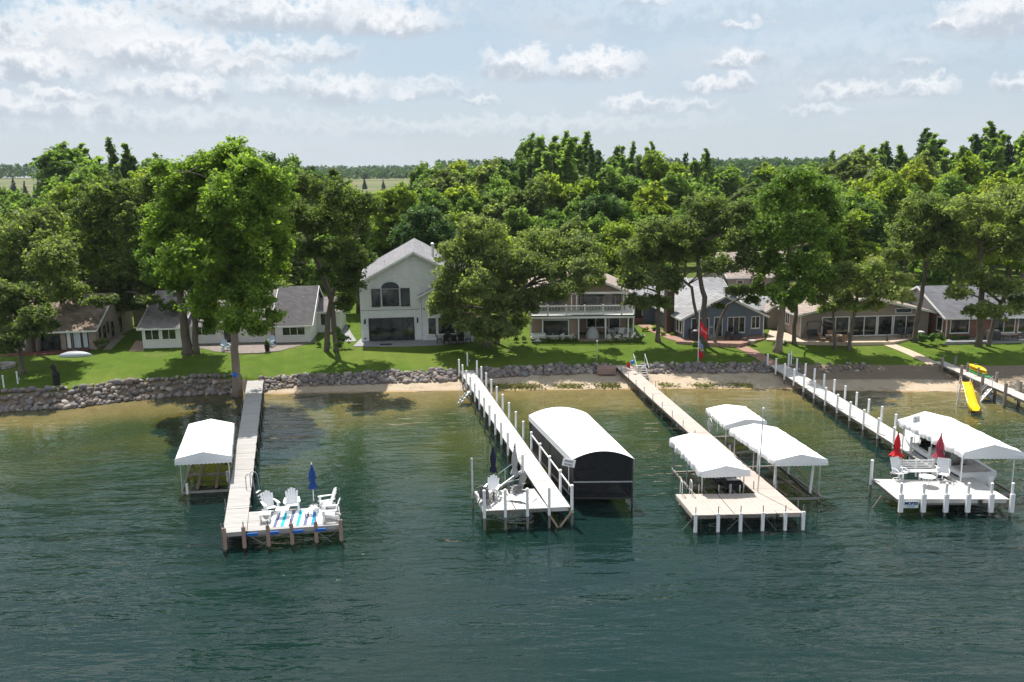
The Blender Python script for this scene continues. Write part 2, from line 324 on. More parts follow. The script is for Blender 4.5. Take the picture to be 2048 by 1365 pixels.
def ground_mat():
    m, g_ = new_mat('ground'); co = g_.n('ShaderNodeTexCoord').outputs['Object']
    s = g_.n('ShaderNodeAttribute', attribute_name='shore').outputs['Fac']; w = g_.n('ShaderNodeAttribute', attribute_name='wall').outputs['Fac']
    yv = g_.sep(co)[1]; xv = g_.sep(co)[0]
    nf = g_.noise(co, 6.0, 5, 0.65); nm = g_.noise(co, 0.8, 5, 0.6); nl = g_.noise(co, 0.13, 4, 0.55)
    # lake bottom: pale sand by the shore, weed further out
    bed_s = g_.mix(g_.lin(nm, 0.3, 0.7), (0.48, 0.34, 0.13), (0.36, 0.255, 0.075))
    bed_w = g_.mix(g_.ss(nl, 0.4, 0.62), (0.14, 0.145, 0.022), (0.28, 0.225, 0.05))
    far_w = g_.mix(g_.ss(nl, 0.40, 0.62), (0.05, 0.12, 0.07), (0.09, 0.15, 0.08))
    sn = g_.m('ADD', s, g_.m('MULTIPLY', g_.m('SUBTRACT', nl, 0.5), 14.0))
    bed = g_.mix(g_.ss(sn, -2.0, -9.0), bed_s, bed_w); bed = g_.mix(g_.ss(sn, -16.0, -30.0), bed, far_w)
    # beach
    sand = g_.mix(g_.lin(nf, 0.3, 0.7), (0.36, 0.29, 0.21), (0.45, 0.37, 0.28)); sand = g_.mix(g_.ss(nm, 0.5, 0.68, 0, 0.55), sand, (0.26, 0.19, 0.125))
    sand = g_.mix(g_.ss(g_.m('ADD', s, g_.m('MULTIPLY', nm, 0.25)), 0.42, 0.28), sand, (0.33, 0.235, 0.15))
    soil = g_.mix(nf, (0.14, 0.11, 0.085), (0.26, 0.205, 0.15))
    # lawn
    gr = g_.mix(g_.lin(nm, 0.3, 0.7), (0.064, 0.108, 0.013), (0.104, 0.158, 0.018)); gr = g_.mix(g_.lin(nf, 0.35, 0.65, 0, 0.5), gr, (0.055, 0.105, 0.010))
    gr = g_.mix(g_.ss(nl, 0.48, 0.66, 0, 0.55), gr, (0.14, 0.165, 0.03)); gr = g_.mix(g_.ss(g_.noise(co, 0.42, 6, 0.7), 0.56, 0.70, 0, 0.5), gr, (0.15, 0.14, 0.055)); gr = g_.mix(g_.lin(g_.m('FRACT', g_.m('MULTIPLY', g_.m('ADD', xv, g_.m('MULTIPLY', yv, 0.25)), 0.55)), 0, 1, 0.0, 0.22), gr, (0.045, 0.10, 0.01))
    rough = g_.mix(g_.ss(nm, 0.4, 0.6), (0.05, 0.085, 0.018), (0.12, 0.14, 0.03))
    field = g_.mix(g_.ss(g_.noise(g_.mapv(co, scale=(0.004, 0.02, 1)), 1.0, 3), 0.42, 0.58), (0.16, 0.148, 0.075), (0.09, 0.12, 0.05))
    land = g_.mix(g_.ss(yv, 105, 135), gr, rough); land = g_.mix(g_.ss(yv, 330, 420), land, field)
    wn = g_.m('ADD', w, g_.m('MULTIPLY', g_.m('SUBTRACT', nm, 0.5), 0.5))
    c_ = g_.mix(g_.ss(s, -0.06, 0.02), bed, sand)
    bank = g_.mix(g_.ss(g_.m('SUBTRACT', wn, g_.lin(xv, 21.5, 24.5, -1.1, -3.2)), -0.15, 0.25), c_, soil)
    c_ = g_.mix(g_.ss(wn, -0.12, -0.02), bank, land)
    p = princ(g_, Base_Color=c_, Roughness=0.95, Specular_IOR_Level=0.1)
    bn = g_.n('ShaderNodeBump'); bn.inputs['Strength'].default_value = 0.6; bn.inputs['Distance'].default_value = 0.06; g_.put(bn.inputs['Height'], nf); g_.t.links.new(bn.outputs[0], p.inputs['Normal'])
    finish(g_, p.outputs[0]); return m
gme = np_mesh('ground', V, FQ, (('shore', 'POINT', (Y - ys(X))), ('wall', 'POINT', (Y - yw(X)))), smooth=True)
gme.materials.append(ground_mat()); go = bpy.data.objects.new('ground', gme); COL.objects.link(go); struct(go)

# ------------------------------------------------------------------ water
def water_mat():
    m, g_ = new_mat('lake_water'); co = g_.n('ShaderNodeTexCoord').outputs['Object']
    patch = g_.ss(g_.noise(g_.mapv(co, rot=(0, 0, R(-14)), scale=(0.028, 0.075, 1)), 1.0, 3, 0.55), 0.34, 0.66, 0.45, 1.5)
    xv, yv, _ = g_.sep(co)
    lee = g_.ss(yv, 66, 48, 0.45, 1.0)                      # calmer in the shelter of the bank
    a = g_.noise(g_.mapv(co, rot=(0, 0, R(-17)), scale=(0.34, 1.25, 1)), 1.0, 3, 0.5, 0.4)
    b = g_.noise(g_.mapv(co, rot=(0, 0, R(9)), scale=(0.9, 2.9, 1)), 1.0, 2, 0.5, 0.4)
    c = g_.noise(g_.mapv(co, rot=(0, 0, R(-30)), scale=(0.16, 0.42, 1)), 1.0, 2, 0.5)
    h = g_.m('ADD', g_.m('MULTIPLY', a, 0.13), g_.m('ADD', g_.m('MULTIPLY', b, 0.048), g_.m('MULTIPLY', c, 0.16)))
    h = g_.m('MULTIPLY', h, g_.m('MULTIPLY', patch, lee))
    bn = g_.n('ShaderNodeBump'); bn.inputs['Strength'].default_value = 1.0; bn.inputs['Distance'].default_value = 1.0; g_.put(bn.inputs['Height'], h)
    fr = g_.n('ShaderNodeFresnel'); fr.inputs[0].default_value = 1.43; g_.t.links.new(bn.outputs[0], fr.inputs['Normal'])
    gl = g_.n('ShaderNodeBsdfGlossy'); gl.inputs['Roughness'].default_value = 0.02; g_.t.links.new(bn.outputs[0], gl.inputs['Normal'])
    tr = g_.n('ShaderNodeBsdfTransparent')
    # suspended matter: a thin share of the light is scattered back just under the surface
    df = g_.n('ShaderNodeBsdfDiffuse'); df.inputs[0].default_value = (0.018, 0.066, 0.060, 1)
    mb = g_.n('ShaderNodeMixShader'); mb.inputs[0].default_value = 0.28; g_.t.links.new(tr.outputs[0], mb.inputs[1]); g_.t.links.new(df.outputs[0], mb.inputs[2])
    mx = g_.n('ShaderNodeMixShader'); g_.t.links.new(fr.outputs[0], mx.inputs[0]); g_.t.links.new(mb.outputs[0], mx.inputs[1]); g_.t.links.new(gl.outputs[0], mx.inputs[2])
    va = g_.n('ShaderNodeVolumeAbsorption'); va.inputs[0].default_value = (0.60, 0.67, 0.36, 1); va.inputs[1].default_value = 1.0
    o = g_.n('ShaderNodeOutputMaterial'); g_.t.links.new(mx.outputs[0], o.inputs[0]); g_.t.links.new(va.outputs[0], o.inputs[1])
    return m
w = MB(); w.span(-900, 900, -380, 70.5, -8.5, 0.0); struct(w.build('water', water_mat()))

# ------------------------------------------------------------------ boulders of the bank
def stone_mesh(seed):
    r = np.random.default_rng(seed); P = []; n = 2; me = {}
    vs = []; fs = []
    def vid(p):
        k_ = tuple(np.round(p, 4))
        if k_ not in me: me[k_] = len(vs); vs.append(np.array(p, float))
        return me[k_]
    for ax in range(3):
        for sg in (-1, 1):
            for i in range(n):
                for j in range(n):
                    q = []
                    for a, b in ((i, j), (i + 1, j), (i + 1, j + 1), (i, j + 1)):
                        p = [0, 0, 0]; p[ax] = sg; p[(ax + 1) % 3] = -1 + 2 * a / n; p[(ax + 2) % 3] = -1 + 2 * b / n; q.append(vid(p))
                    fs.append(tuple(q if sg > 0 else q[::-1]))
    V_ = np.array(vs); V_ = V_ / np.linalg.norm(V_, axis=1)[:, None] ** 0.82
    d = r.normal(size=(6, 3)); d /= np.linalg.norm(d, axis=1)[:, None]
    for q in d:                                            # knock flat faces off
        t = V_ @ q; cut = r.uniform(0.62, 0.85); V_ -= np.outer(np.maximum(t - cut, 0) * 0.8, q)
    V_ *= 1 + r.normal(scale=0.05, size=(len(V_), 1)); V_ *= np.array([1.0, r.uniform(0.7, 0.95), r.uniform(0.62, 0.85)]) * 0.5
    m_ = bpy.data.meshes.new('stone'); m_.from_pydata([tuple(v) for v in V_], [], fs); m_.polygons.foreach_set('use_smooth', [True] * len(fs)); m_.update(); return m_
def stone_mat():
    m, g_ = new_mat('boulder'); co = g_.n('ShaderNodeTexCoord').outputs['Object']; rnd = g_.n('ShaderNodeObjectInfo').outputs['Random']
    cr = g_.n('ShaderNodeValToRGB'); g_.put(cr.inputs[0], rnd); e = cr.color_ramp.elements; e[0].position = 0; e[0].color = (0.20, 0.185, 0.19, 1); e[1].position = 1; e[1].color = (0.52, 0.47, 0.41, 1)
    for p_, c_ in ((0.25, (0.21, 0.195, 0.195)), (0.45, (0.27, 0.20, 0.17)), (0.6, (0.24, 0.235, 0.24)), (0.8, (0.34, 0.28, 0.23))): el_ = cr.color_ramp.elements.new(p_); el_.color = (*c_, 1)
    n_ = g_.noise(g_.vm('ADD', co, g_.comb(g_.m('MULTIPLY', rnd, 50), rnd)), 5.0, 6, 0.65); c2 = g_.mix(g_.lin(n_, 0.3, 0.7, 0, 0.6), cr.outputs[0], (0.12, 0.105, 0.10))
    p = princ(g_, Base_Color=c2, Roughness=0.85, Specular_IOR_Level=0.2)
    bn = g_.n('ShaderNodeBump'); bn.inputs['Strength'].default_value = 0.6; bn.inputs['Distance'].default_value = 0.1; g_.put(bn.inputs['Height'], n_); g_.t.links.new(bn.outputs[0], p.inputs['Normal'])
    finish(g_, p.outputs[0]); return m
STONES = [stone_mesh(i) for i in range(9)]; _sm = stone_mat()
for s_ in STONES: s_.materials.append(_sm)
def riprap(label, x0, x1, size, spacing, up=0.0, seed=0, spread=None, low=0.0, keep=1.0):
    r = np.random.default_rng(seed); xm = (x0 + x1) / 2; t0 = thing('boulder_bank', label, 'stone bank', (xm, float(yw(xm)), zgf(xm, float(yw(xm)))), group='boulder banks along the shore'); n = 0
    pts = []
    x = x0
    while x < x1:
        b = float(yb(x)) - low; w_ = float(yw(x)) + up; L_ = math.hypot(w_ - b, 1.1); k_ = max(2, int(L_ / spacing))
        for i in range(k_ + 1): pts.append((x + r.uniform(-.12, .12), b + (w_ - b) * (i + r.uniform(-.25, .25)) / k_))
        x += spacing * r.uniform(0.85, 1.15)
    r.shuffle(pts); pts = [p for p in pts if r.random() < keep][:298]
    for (x, y) in pts:
        s_ = size * r.lognormal(0, 0.28); s_ = min(max(s_, size * .6), size * 1.75)
        z = zgf(x, y) + s_ * 0.16
        child_of_mesh(STONES[r.integers(9)], 'stone', t0, (x - t0.location.x, y - t0.location.y, z - t0.location.z), (r.uniform(-.5, .5), r.uniform(-.5, .5), r.uniform(0, 6.28)), (s_ * r.uniform(.9, 1.25), s_ * r.uniform(.8, 1.1), s_ * r.uniform(.75, 1.1)))
riprap('bank of brown and grey boulders at the left edge, below the white posts', -43, -38.2, 0.50, 0.34, seed=1, low=0.5)
riprap('bank of brown and grey boulders below the black carved statue', -38.3, -33.2, 0.50, 0.34, seed=21, low=0.5)
riprap('bank of grey boulders below the shaded lawn, left of the boat canopy', -33.3, -28.1, 0.48, 0.31, seed=2, low=0.3)
riprap('bank of grey boulders behind the small boat canopy, left of the wooden dock', -28.2, -22.6, 0.48, 0.31, seed=22, low=0.3)
riprap('bank of grey boulders right of the weathered wooden dock, below the white house lawn', -20.8, -4.7, 0.44, 0.33, seed=3, low=.15)
riprap('low line of boulders on the beach between the white dock and the tan dock', -3.2, 8.6, 0.43, 0.33, seed=4, low=.2)
riprap('low line of boulders below the flagpole, between tan dock and white posted dock', 11.2, 21.8, 0.43, 0.33, seed=5, low=.2)
riprap('sparse row of small stones right of the white posted dock', 23.9, 30.5, 0.30, 0.42, seed=6, keep=0.75)

# ------------------------------------------------------------------ patios and paths
CONC = pmat('concrete', (0.27, 0.27, 0.28), 0.85, 0.12, 1.2, 0.2); TANC = pmat('tan_concrete', (0.50, 0.40, 0.31), 0.85, 0.12, 1.5, 0.2)
PAVER = brickmat('brick_pavers', (0.36, 0.20, 0.15), (0.28, 0.15, 0.12), (0.25, 0.2, 0.17), 0.24, 0.12); 
def pavemat():
    m, g_ = new_mat('patio_bricks'); co = g_.n('ShaderNodeTexCoord').outputs['Object']
    b = g_.n('ShaderNodeTexBrick'); g_.put(b.inputs['Vector'], co); b.inputs['Scale'].default_value = 1; b.inputs['Brick Width'].default_value = 0.22; b.inputs['Row Height'].default_value = 0.11; b.inputs['Mortar Size'].default_value = 0.01
    b.inputs['Color1'].default_value = (0.36, 0.2, 0.155, 1); b.inputs['Color2'].default_value = (0.27, 0.155, 0.125, 1); b.inputs['Mortar'].default_value = (0.3, 0.25, 0.21, 1)
    p = princ(g_, Base_Color=b.outputs[0], Roughness=0.9, Specular_IOR_Level=0.15); finish(g_, p.outputs[0]); return m
PAVE = pavemat()
def slab(name, pxs, mat, lift=0.03, thick=0.14):
    P = [onground(*p) for p in pxs]; zt = max(p.z for p in P) + lift
    me = MB(); me.prism([(p.x, p.y, zt - .5) for p in P], (0, 0, .5)); o = me.build(name, mat); struct(o); return o
def ribbon(name, pxs, width, mat, lift=0.035, n=5):
    P = [onground(*p) for p in pxs]; Q = []
    for i in range(len(P) - 1):
        for j in range(n): Q.append(P[i].lerp(P[i + 1], j / n))
    Q.append(P[-1]); rows = []
    for i, p in enumerate(Q):
        d = (Q[min(i + 1, len(Q) - 1)] - Q[max(i - 1, 0)]); d.z = 0; d.normalize(); nrm = Vector((-d.y, d.x, 0)) * width / 2
        a, b = p + nrm, p - nrm; za = zgf(a.x, a.y) + lift; zb_ = zgf(b.x, b.y) + lift
        rows.append([(a.x, a.y, za - .1), (a.x, a.y, za), (b.x, b.y, zb_), (b.x, b.y, zb_ - .1)])
    struct(MB().grid(rows[::-1]).build(name, mat))
slab('concrete_patio', ((706, 694), (800, 694), (880, 691), (948, 684), (948, 672), (722, 678)), CONC)
ribbon('side_walk', ((702, 684), (692, 668), (684, 652), (676, 634)), 1.1, CONC)
slab('stone_patio', ((398, 696), (430, 704), (480, 709), (520, 708), (560, 703), (600, 692), (632, 684), (632, 676), (560, 678), (398, 686)), pmat('patio_stone', (0.22, 0.185, 0.165), 0.9, 0.35, 3, 0.4))
slab('flagstone_walk', ((258, 703), (288, 703), (288, 684), (272, 682)), pmat('flagstone', (0.44, 0.31, 0.24), 0.9, 0.2, 1.5, 0.4))
slab('gravel_bed', ((206, 700), (222, 700), (250, 672), (236, 668)), pmat('gravel', (0.34, 0.31, 0.25), 0.95, 0.4, 5, 0.6))
slab('brick_patio', ((1352, 688), (1400, 692), (1480, 696), (1530, 680), (1530, 664), (1352, 670)), PAVE)
ribbon('brick_path', ((1286, 650), (1310, 662), (1345, 676), (1375, 684)), 1.3, PAVE, 0.045)
ribbon('brick_walk', ((1476, 692), (1500, 703), (1524, 716), (1556, 731)), 1.2, PAVE, 0.045)
slab('tan_patio', ((1532, 683), (1600, 690), (1700, 692), (1786, 690), (1840, 676), (1840, 668), (1600, 672), (1540, 660)), TANC, 0.022)
ribbon('tan_path', ((1776, 689), (1810, 702), (1840, 715), (1868, 727)), 1.1, TANC, 0.045)
slab('house_terrace', ((1890, 690), (1990, 688), (2048, 686), (2048, 676), (1900, 676)), CONC)
slab('porch_floor', ((1158, 683), (1270, 681), (1270, 668), (1158, 670)), pmat('porch_floor', (0.28, 0.22, 0.19), 0.85, 0.2, 2, 0.2))
slab('stone_step', ((1195, 741), (1232, 741), (1232, 731), (1195, 731)), pmat('step_stone', (0.30, 0.2, 0.17), 0.9, 0.25, 2, 0.3), 0.02)
# green weeds washed up along the beach
def blades(n, xr, yf, hgt, mat, name, seed):
    r = np.random.default_rng(seed); x = r.uniform(*xr, n); y = yf(x) + r.normal(scale=0.3, size=n); z = zg(x, y)
    keep = (np.sin(x * 1.7) + np.sin(x * 0.6 + 2) + r.normal(scale=0.6, size=n)) > -0.6; x, y, z = x[keep], y[keep], z[keep]; n = len(x)
    a = r.uniform(0, 6.28, n); h = hgt * r.uniform(.4, 1.3, n); dx_, dy_ = np.cos(a) * 0.09, np.sin(a) * 0.09; l = r.normal(scale=.12, size=(n, 2))
    V_ = np.stack([np.stack([x - dx_, y - dy_, z], -1), np.stack([x + dx_, y + dy_, z], -1), np.stack([x + l[:, 0], y + l[:, 1], z + h], -1)], 1).reshape(-1, 3)
    me = np_mesh(name, V_, np.arange(n * 3).reshape(-1, 3)); me.materials.append(mat); o = bpy.data.objects.new(name, me); COL.objects.link(o); o['kind'] = 'stuff'; return o
o = blades(2600, (-2.5, 8.8), lambda x: ys(x) + 0.75, 0.13, pmat('beach_weed', (0.26, 0.25, 0.08), 0.8, 0.3), 'beach_weeds', 3); tag(o, 'yellow green weeds along the beach between white and tan docks', 'weeds')
o = blades(1300, (12.0, 19.5), lambda x: ys(x) + 0.75, 0.10, pmat('beach_weed', (0.20, 0.2, 0.04)), 'beach_weeds', 5); tag(o, 'thin weeds along the beach right of the tan dock', 'weeds')

# ================================================================== docks
def woodmat(name, col, var=0.18, rough=0.8, along=(6, 40, 6)):
    return pmat(name, col, rough, var, 1.0, 0.25, grain=along, spec=0.2)
WEATH = woodmat('weathered_planks', (0.40, 0.385, 0.37), 0.22, along=(0.8, 14, 3)); WHITED = pmat('pale_composite', (0.52, 0.50, 0.475), 0.7, 0.07, 1.5, 0.1, dirt=0.12)
TAND = pmat('tan_composite', (0.46, 0.395, 0.35), 0.75, 0.08, 1.5, 0.1, dirt=0.12); GREYD = pmat('grey_planks', (0.50, 0.46, 0.43), 0.8, 0.15, 2, 0.2)
VINYL = pmat('white_vinyl', (0.80, 0.80, 0.80), 0.4, 0.04, 2, 0, dirt=0.12); POSTB = pmat('post_wood_wet', (0.20, 0.185, 0.17), 0.7, 0.25, 2, 0.2)
PIPE = pmat('galvanised_pipe', (0.20, 0.20, 0.20), 0.45, 0.2, 3, 0, metal=0.5); ALU = pmat('aluminium', (0.62, 0.63, 0.64), 0.35, 0.08, 3, 0, metal=0.7)
BROWNS = pmat('brown_sleeve', (0.34, 0.235, 0.19), 0.6, 0.1, 2); DARKM = pmat('dark_steel', (0.06, 0.06, 0.065), 0.5, 0.2, 3, metal=0.4); BLUEP = pmat('blue_pad', (0.02, 0.12, 0.42), 0.5, 0.1)
WHITEP = pmat('white_plastic', (0.80, 0.80, 0.80), 0.4, 0.03, 3); GREYP = pmat('grey_plastic', (0.17, 0.17, 0.168), 0.5, 0.08, 3); OLDPOST = pmat('weathered_post', (0.24, 0.21, 0.185), 0.85, 0.25, 2, 0.3)
CANVAS = pmat('white_canvas', (0.76, 0.76, 0.755), 0.7, 0.06, 1.2, 0.08, bands=.55, band_axis=1, band_d=.0, dirt=.22); BUNK = pmat('bunk_board', (0.22, 0.17, 0.13), 0.9, 0.2, 3)

def bil(A, B, C, D, u, v): return (A.lerp(B, u)).lerp(D.lerp(C, u), v)
def deck(dock, A, B, C, D, mat, plank=0.14, sec=3.0, name='deck_section', thick=0.045, u0=0.0, u1=1.0):
    """planks lie along A-B, stepped from A-B (near) to D-C (far)"""
    o = dock.location; Ln = ((D - A).length + (C - B).length) / 2; ns = max(1, round(Ln / sec)); npl = max(2, int(Ln / ns / plank))
    for k in range(ns):
        mb = MB(o)
        for i in range(npl):
            v0 = (k + (i + 0.05 + (0.12 if i == 0 else 0)) / npl) / ns; v1 = (k + (i + 0.95 - (0.12 if i == npl - 1 else 0)) / npl) / ns
            dz = Vector((0, 0, random.uniform(-0.004, 0.004))); t = Vector((0, 0, thick))
            q = [bil(A, B, C, D, u0, v0) + dz, bil(A, B, C, D, u1, v0) + dz, bil(A, B, C, D, u1, v1) + dz, bil(A, B, C, D, u0, v1) + dz]
            mb.hexa([p - t for p in q] + q)
        mb.build(name, mat, dock)
    for (p, q) in ((A, D), (B, C)):
        z = Vector((0, 0, -0.13)); side = (q - p).normalized().cross(Vector((0, 0, 1))) * 0.05 * (1 if p is A else -1)
        MB(o).beam(p + z + side * 1.6, q + z + side * 1.6, 0.06, 0.17).build('stringer', POSTB, dock)
    for (p, q) in ((A, B), (D, C)):
        d = (q - p).normalized() * 0.12; z = Vector((0, 0, -0.13)); ins = (D - A).normalized() * (0.04 if p is A else -0.04)
        MB(o).beam(p + d + z + ins, q - d + z + ins, 0.05, 0.16).build('end_beam', mat, dock)
    # cross bearers under the planks
    for k in range(ns + 1):
        v = min(max(k / ns, 0.02), 0.98); a, b = bil(A, B, C, D, u0 + .02, v), bil(A, B, C, D, u1 - .02, v); z = Vector((0, 0, -0.26)); MB(o).beam(a + z, b + z, 0.06, 0.10).build('bearer', POSTB, dock)
def post(dock, p, z0, z1, r, mat, lower=None, zl=None, rl=None, name='post', n=10):
    """post at p; an upper sleeve from z0 to z1 and an optional lower pile"""
    o = dock.location
    if lower is not None: MB(o).tube([(p.x, p.y, zl), (p.x, p.y, z0 + 0.05)], rl or r * 0.9, n).build('pile', lower, dock, smooth=False)
    s = MB(o).tube([(p.x, p.y, z0), (p.x, p.y, z1)], r, n); s.lathe((p.x, p.y, z1), [(r * 1.15, 0), (r * 1.15, 0.03), (r * 0.7, 0.06)], n); return s.build(name, mat, dock)
def bedz(p): return zgf(p.x, p.y) - 0.25
def stairs(name, label, top, bot, wv, nt, mat, railmat=None, rail_h=0.8, cat='stairs', treadd=0.24):
    t0 = thing(name, label, cat, tuple((top + bot) / 2 * Vector((1, 1, 0)) + Vector((0, 0, bot.z)) if False else bot)); o = t0.location
    d = bot - top; hd = Vector((d.x, d.y, 0)).normalized()
    for i in range(nt):
        c = top + d * ((i + 0.6) / nt); MB(o).beam(c - wv / 2, c + wv / 2, treadd, 0.035).build('tread', mat, t0)
    for s in (-0.5, 0.5): MB(o).beam(top + wv * s, bot + wv * s + Vector((0, 0, -0.05)), 0.04, 0.13).build('stringer', ALU, t0)
    if railmat:
        for s in (-0.5, 0.5):
            a = top + wv * s; b = bot + wv * s; h = Vector((0, 0, rail_h))
            MB(o).tube([a, a + h, b + h, b], 0.022, 6).build('handrail', railmat, t0)
    return t0
def ladder(label, p, outv, mat=ALU, depth=-0.9, w=0.42, steps=4, tread=WHITEP, top=0.75):
    t0 = thing('dock_ladder', label, 'ladder', p); o = t0.location; side = outv.cross(Vector((0, 0, 1))).normalized(); outv = outv.normalized()
    for s in (-w / 2, w / 2):
        b = p + side * s; pts = [b - outv * 0.35]; pts += [b - outv * 0.35 + Vector((0, 0, top * .8))]
        for k in range(1, 6):
            a = math.pi * (1 - k / 6); pts.append(b - outv * 0.12 + Vector((0, 0, top * .8)) + outv * (math.cos(a) * 0.23) + Vector((0, 0, math.sin(a) * 0.2)))
        pts += [b + outv * 0.11 + Vector((0, 0, top * .8)), b + outv * 0.16 + Vector((0, 0, -0.1)), b + outv * 0.5 + Vector((0, 0, depth))]
        MB(o).tube(pts, 0.022, 6).build('rail', mat, t0, smooth=True)
    for k in range(steps):
        f = (k + 0.5) / steps; c = p + outv * (0.16 + 0.34 * f) + Vector((0, 0, -0.15 + (depth + .2) * f)); MB(o).beam(c - side * w / 2, c + side * w / 2, 0.11, 0.03).build('step', tread, t0)
    return t0

# ---------------------------------------------------------------- furniture
def adirondack(name, label, mat, loc, rz, cat='chair', group='adirondack chairs on the docks'):
    t = thing(name, label, cat, loc, rz, group)
    s = MB()
    for i in range(6):
        f = i / 5; s.box((0, -0.30 + 0.5 * f, 0.36 - 0.10 * f), (0.52, 0.088, 0.022))
    s.build('seat', mat, t)
    b = MB()
    for i in range(5):
        x = -0.20 + 0.10 * i; hh = 0.78 - 0.10 * abs(i - 2) ** 1.6 / 2.0; fan = 0.03 * (i - 2)
        p = Vector((x, 0.19, 0.25)); q = Vector((x + fan, 0.19 + 0.30 * hh / .78, 0.25 + hh)); b.beam(p, q, 0.112, 0.022)
    b.beam((-0.27, 0.35, 0.58), (0.27, 0.35, 0.58), 0.05, 0.03); b.build('backrest', mat, t)
    for sx in (-1, 1):
        a = MB(); a.prism([(sx * 0.27, -0.40, 0.545), (sx * 0.40, -0.40, 0.545), (sx * 0.42, -0.2, 0.545), (sx * 0.36, 0.36, 0.545), (sx * 0.28, 0.36, 0.545)], (0, 0, 0.025)); a.build('armrest', mat, t)
        MB().box((sx * 0.31, -0.30, 0.272), (0.09, 0.10, 0.544)).build('leg', mat, t)
        l = MB(); l.beam((sx * 0.275, -0.40, 0.36), (sx * 0.275, 0.46, 0.045), 0.028, 0.12); l.build('rear_leg', mat, t)
    return t
def side_table(name, label, mat, loc, rz, w=0.5, d=0.5, h=0.45, tilt=0.0):
    t = thing(name, label, 'table', loc, rz)
    s = MB()
    for i in range(5): s.box((0, -d / 2 + d * (i + .5) / 5, h + tilt * (i - 2)), (w, d / 5 - 0.012, 0.022))
    s.build('table_top', mat, t)
    for sx in (-1, 1):
        for sy in (-1, 1): MB().box((sx * (w / 2 - .06), sy * (d / 2 - .06), (h + tilt * 2 * sy) / 2 - 0.01), (0.05, 0.05, h + tilt * 2 * sy - 0.02)).build('leg', mat, t)
        MB().box((sx * (w / 2 - .06), 0, h - 0.045), (0.022, d - .12, 0.05)).build('apron', mat, t)
    return t
def closed_umbrella(label, loc, canopy, pole, h=2.4, rmax=0.16, skirt=0.24, z0=1.05, base=True, lean=(0, 0)):
    t = thing('closed_umbrella', label, 'umbrella', loc); lx, ly = lean
    MB().tube([(0, 0, 0.03), (lx * h, ly * h, h)], 0.024, 8).build('pole', pole, t)
    rows = []; n = 24; prof = [(0.03, h - .03), (0.07, h - .2), (rmax * .8, h - 0.45), (rmax, h - 0.75), (rmax * 0.78, z0 + 0.42), (rmax * 0.62, z0 + 0.34), (rmax * 0.95, z0 + 0.18), (skirt, z0)]
    for i, (r, z) in enumerate(prof):
        a = 0.30 * min(1, i / 4); rows.append([(lx * z + r * (1 + a * math.cos(8 * 2 * math.pi * j / n + i * .3)) * math.cos(2 * math.pi * j / n), ly * z + r * (1 + a * math.cos(8 * 2 * math.pi * j / n + i * .3)) * math.sin(2 * math.pi * j / n), z + (0.05 * math.cos(8 * 2 * math.pi * j / n) if i == 7 else 0)) for j in range(n)])
    c = MB().grid(rows, closed=True); c.build('canopy', canopy, t, smooth=True)
    MB().lathe((lx * h, ly * h, h - .04), [(0.03, 0), (0.045, 0.04), (0.03, 0.09), (0.008, 0.12)], 10).build('finial', pole, t)
    if base: MB().lathe((0, 0, 0), [(0.24, 0), (0.24, 0.05), (0.06, 0.09), (0.045, 0.3)], 16).build('base', GREYP, t)
    return t

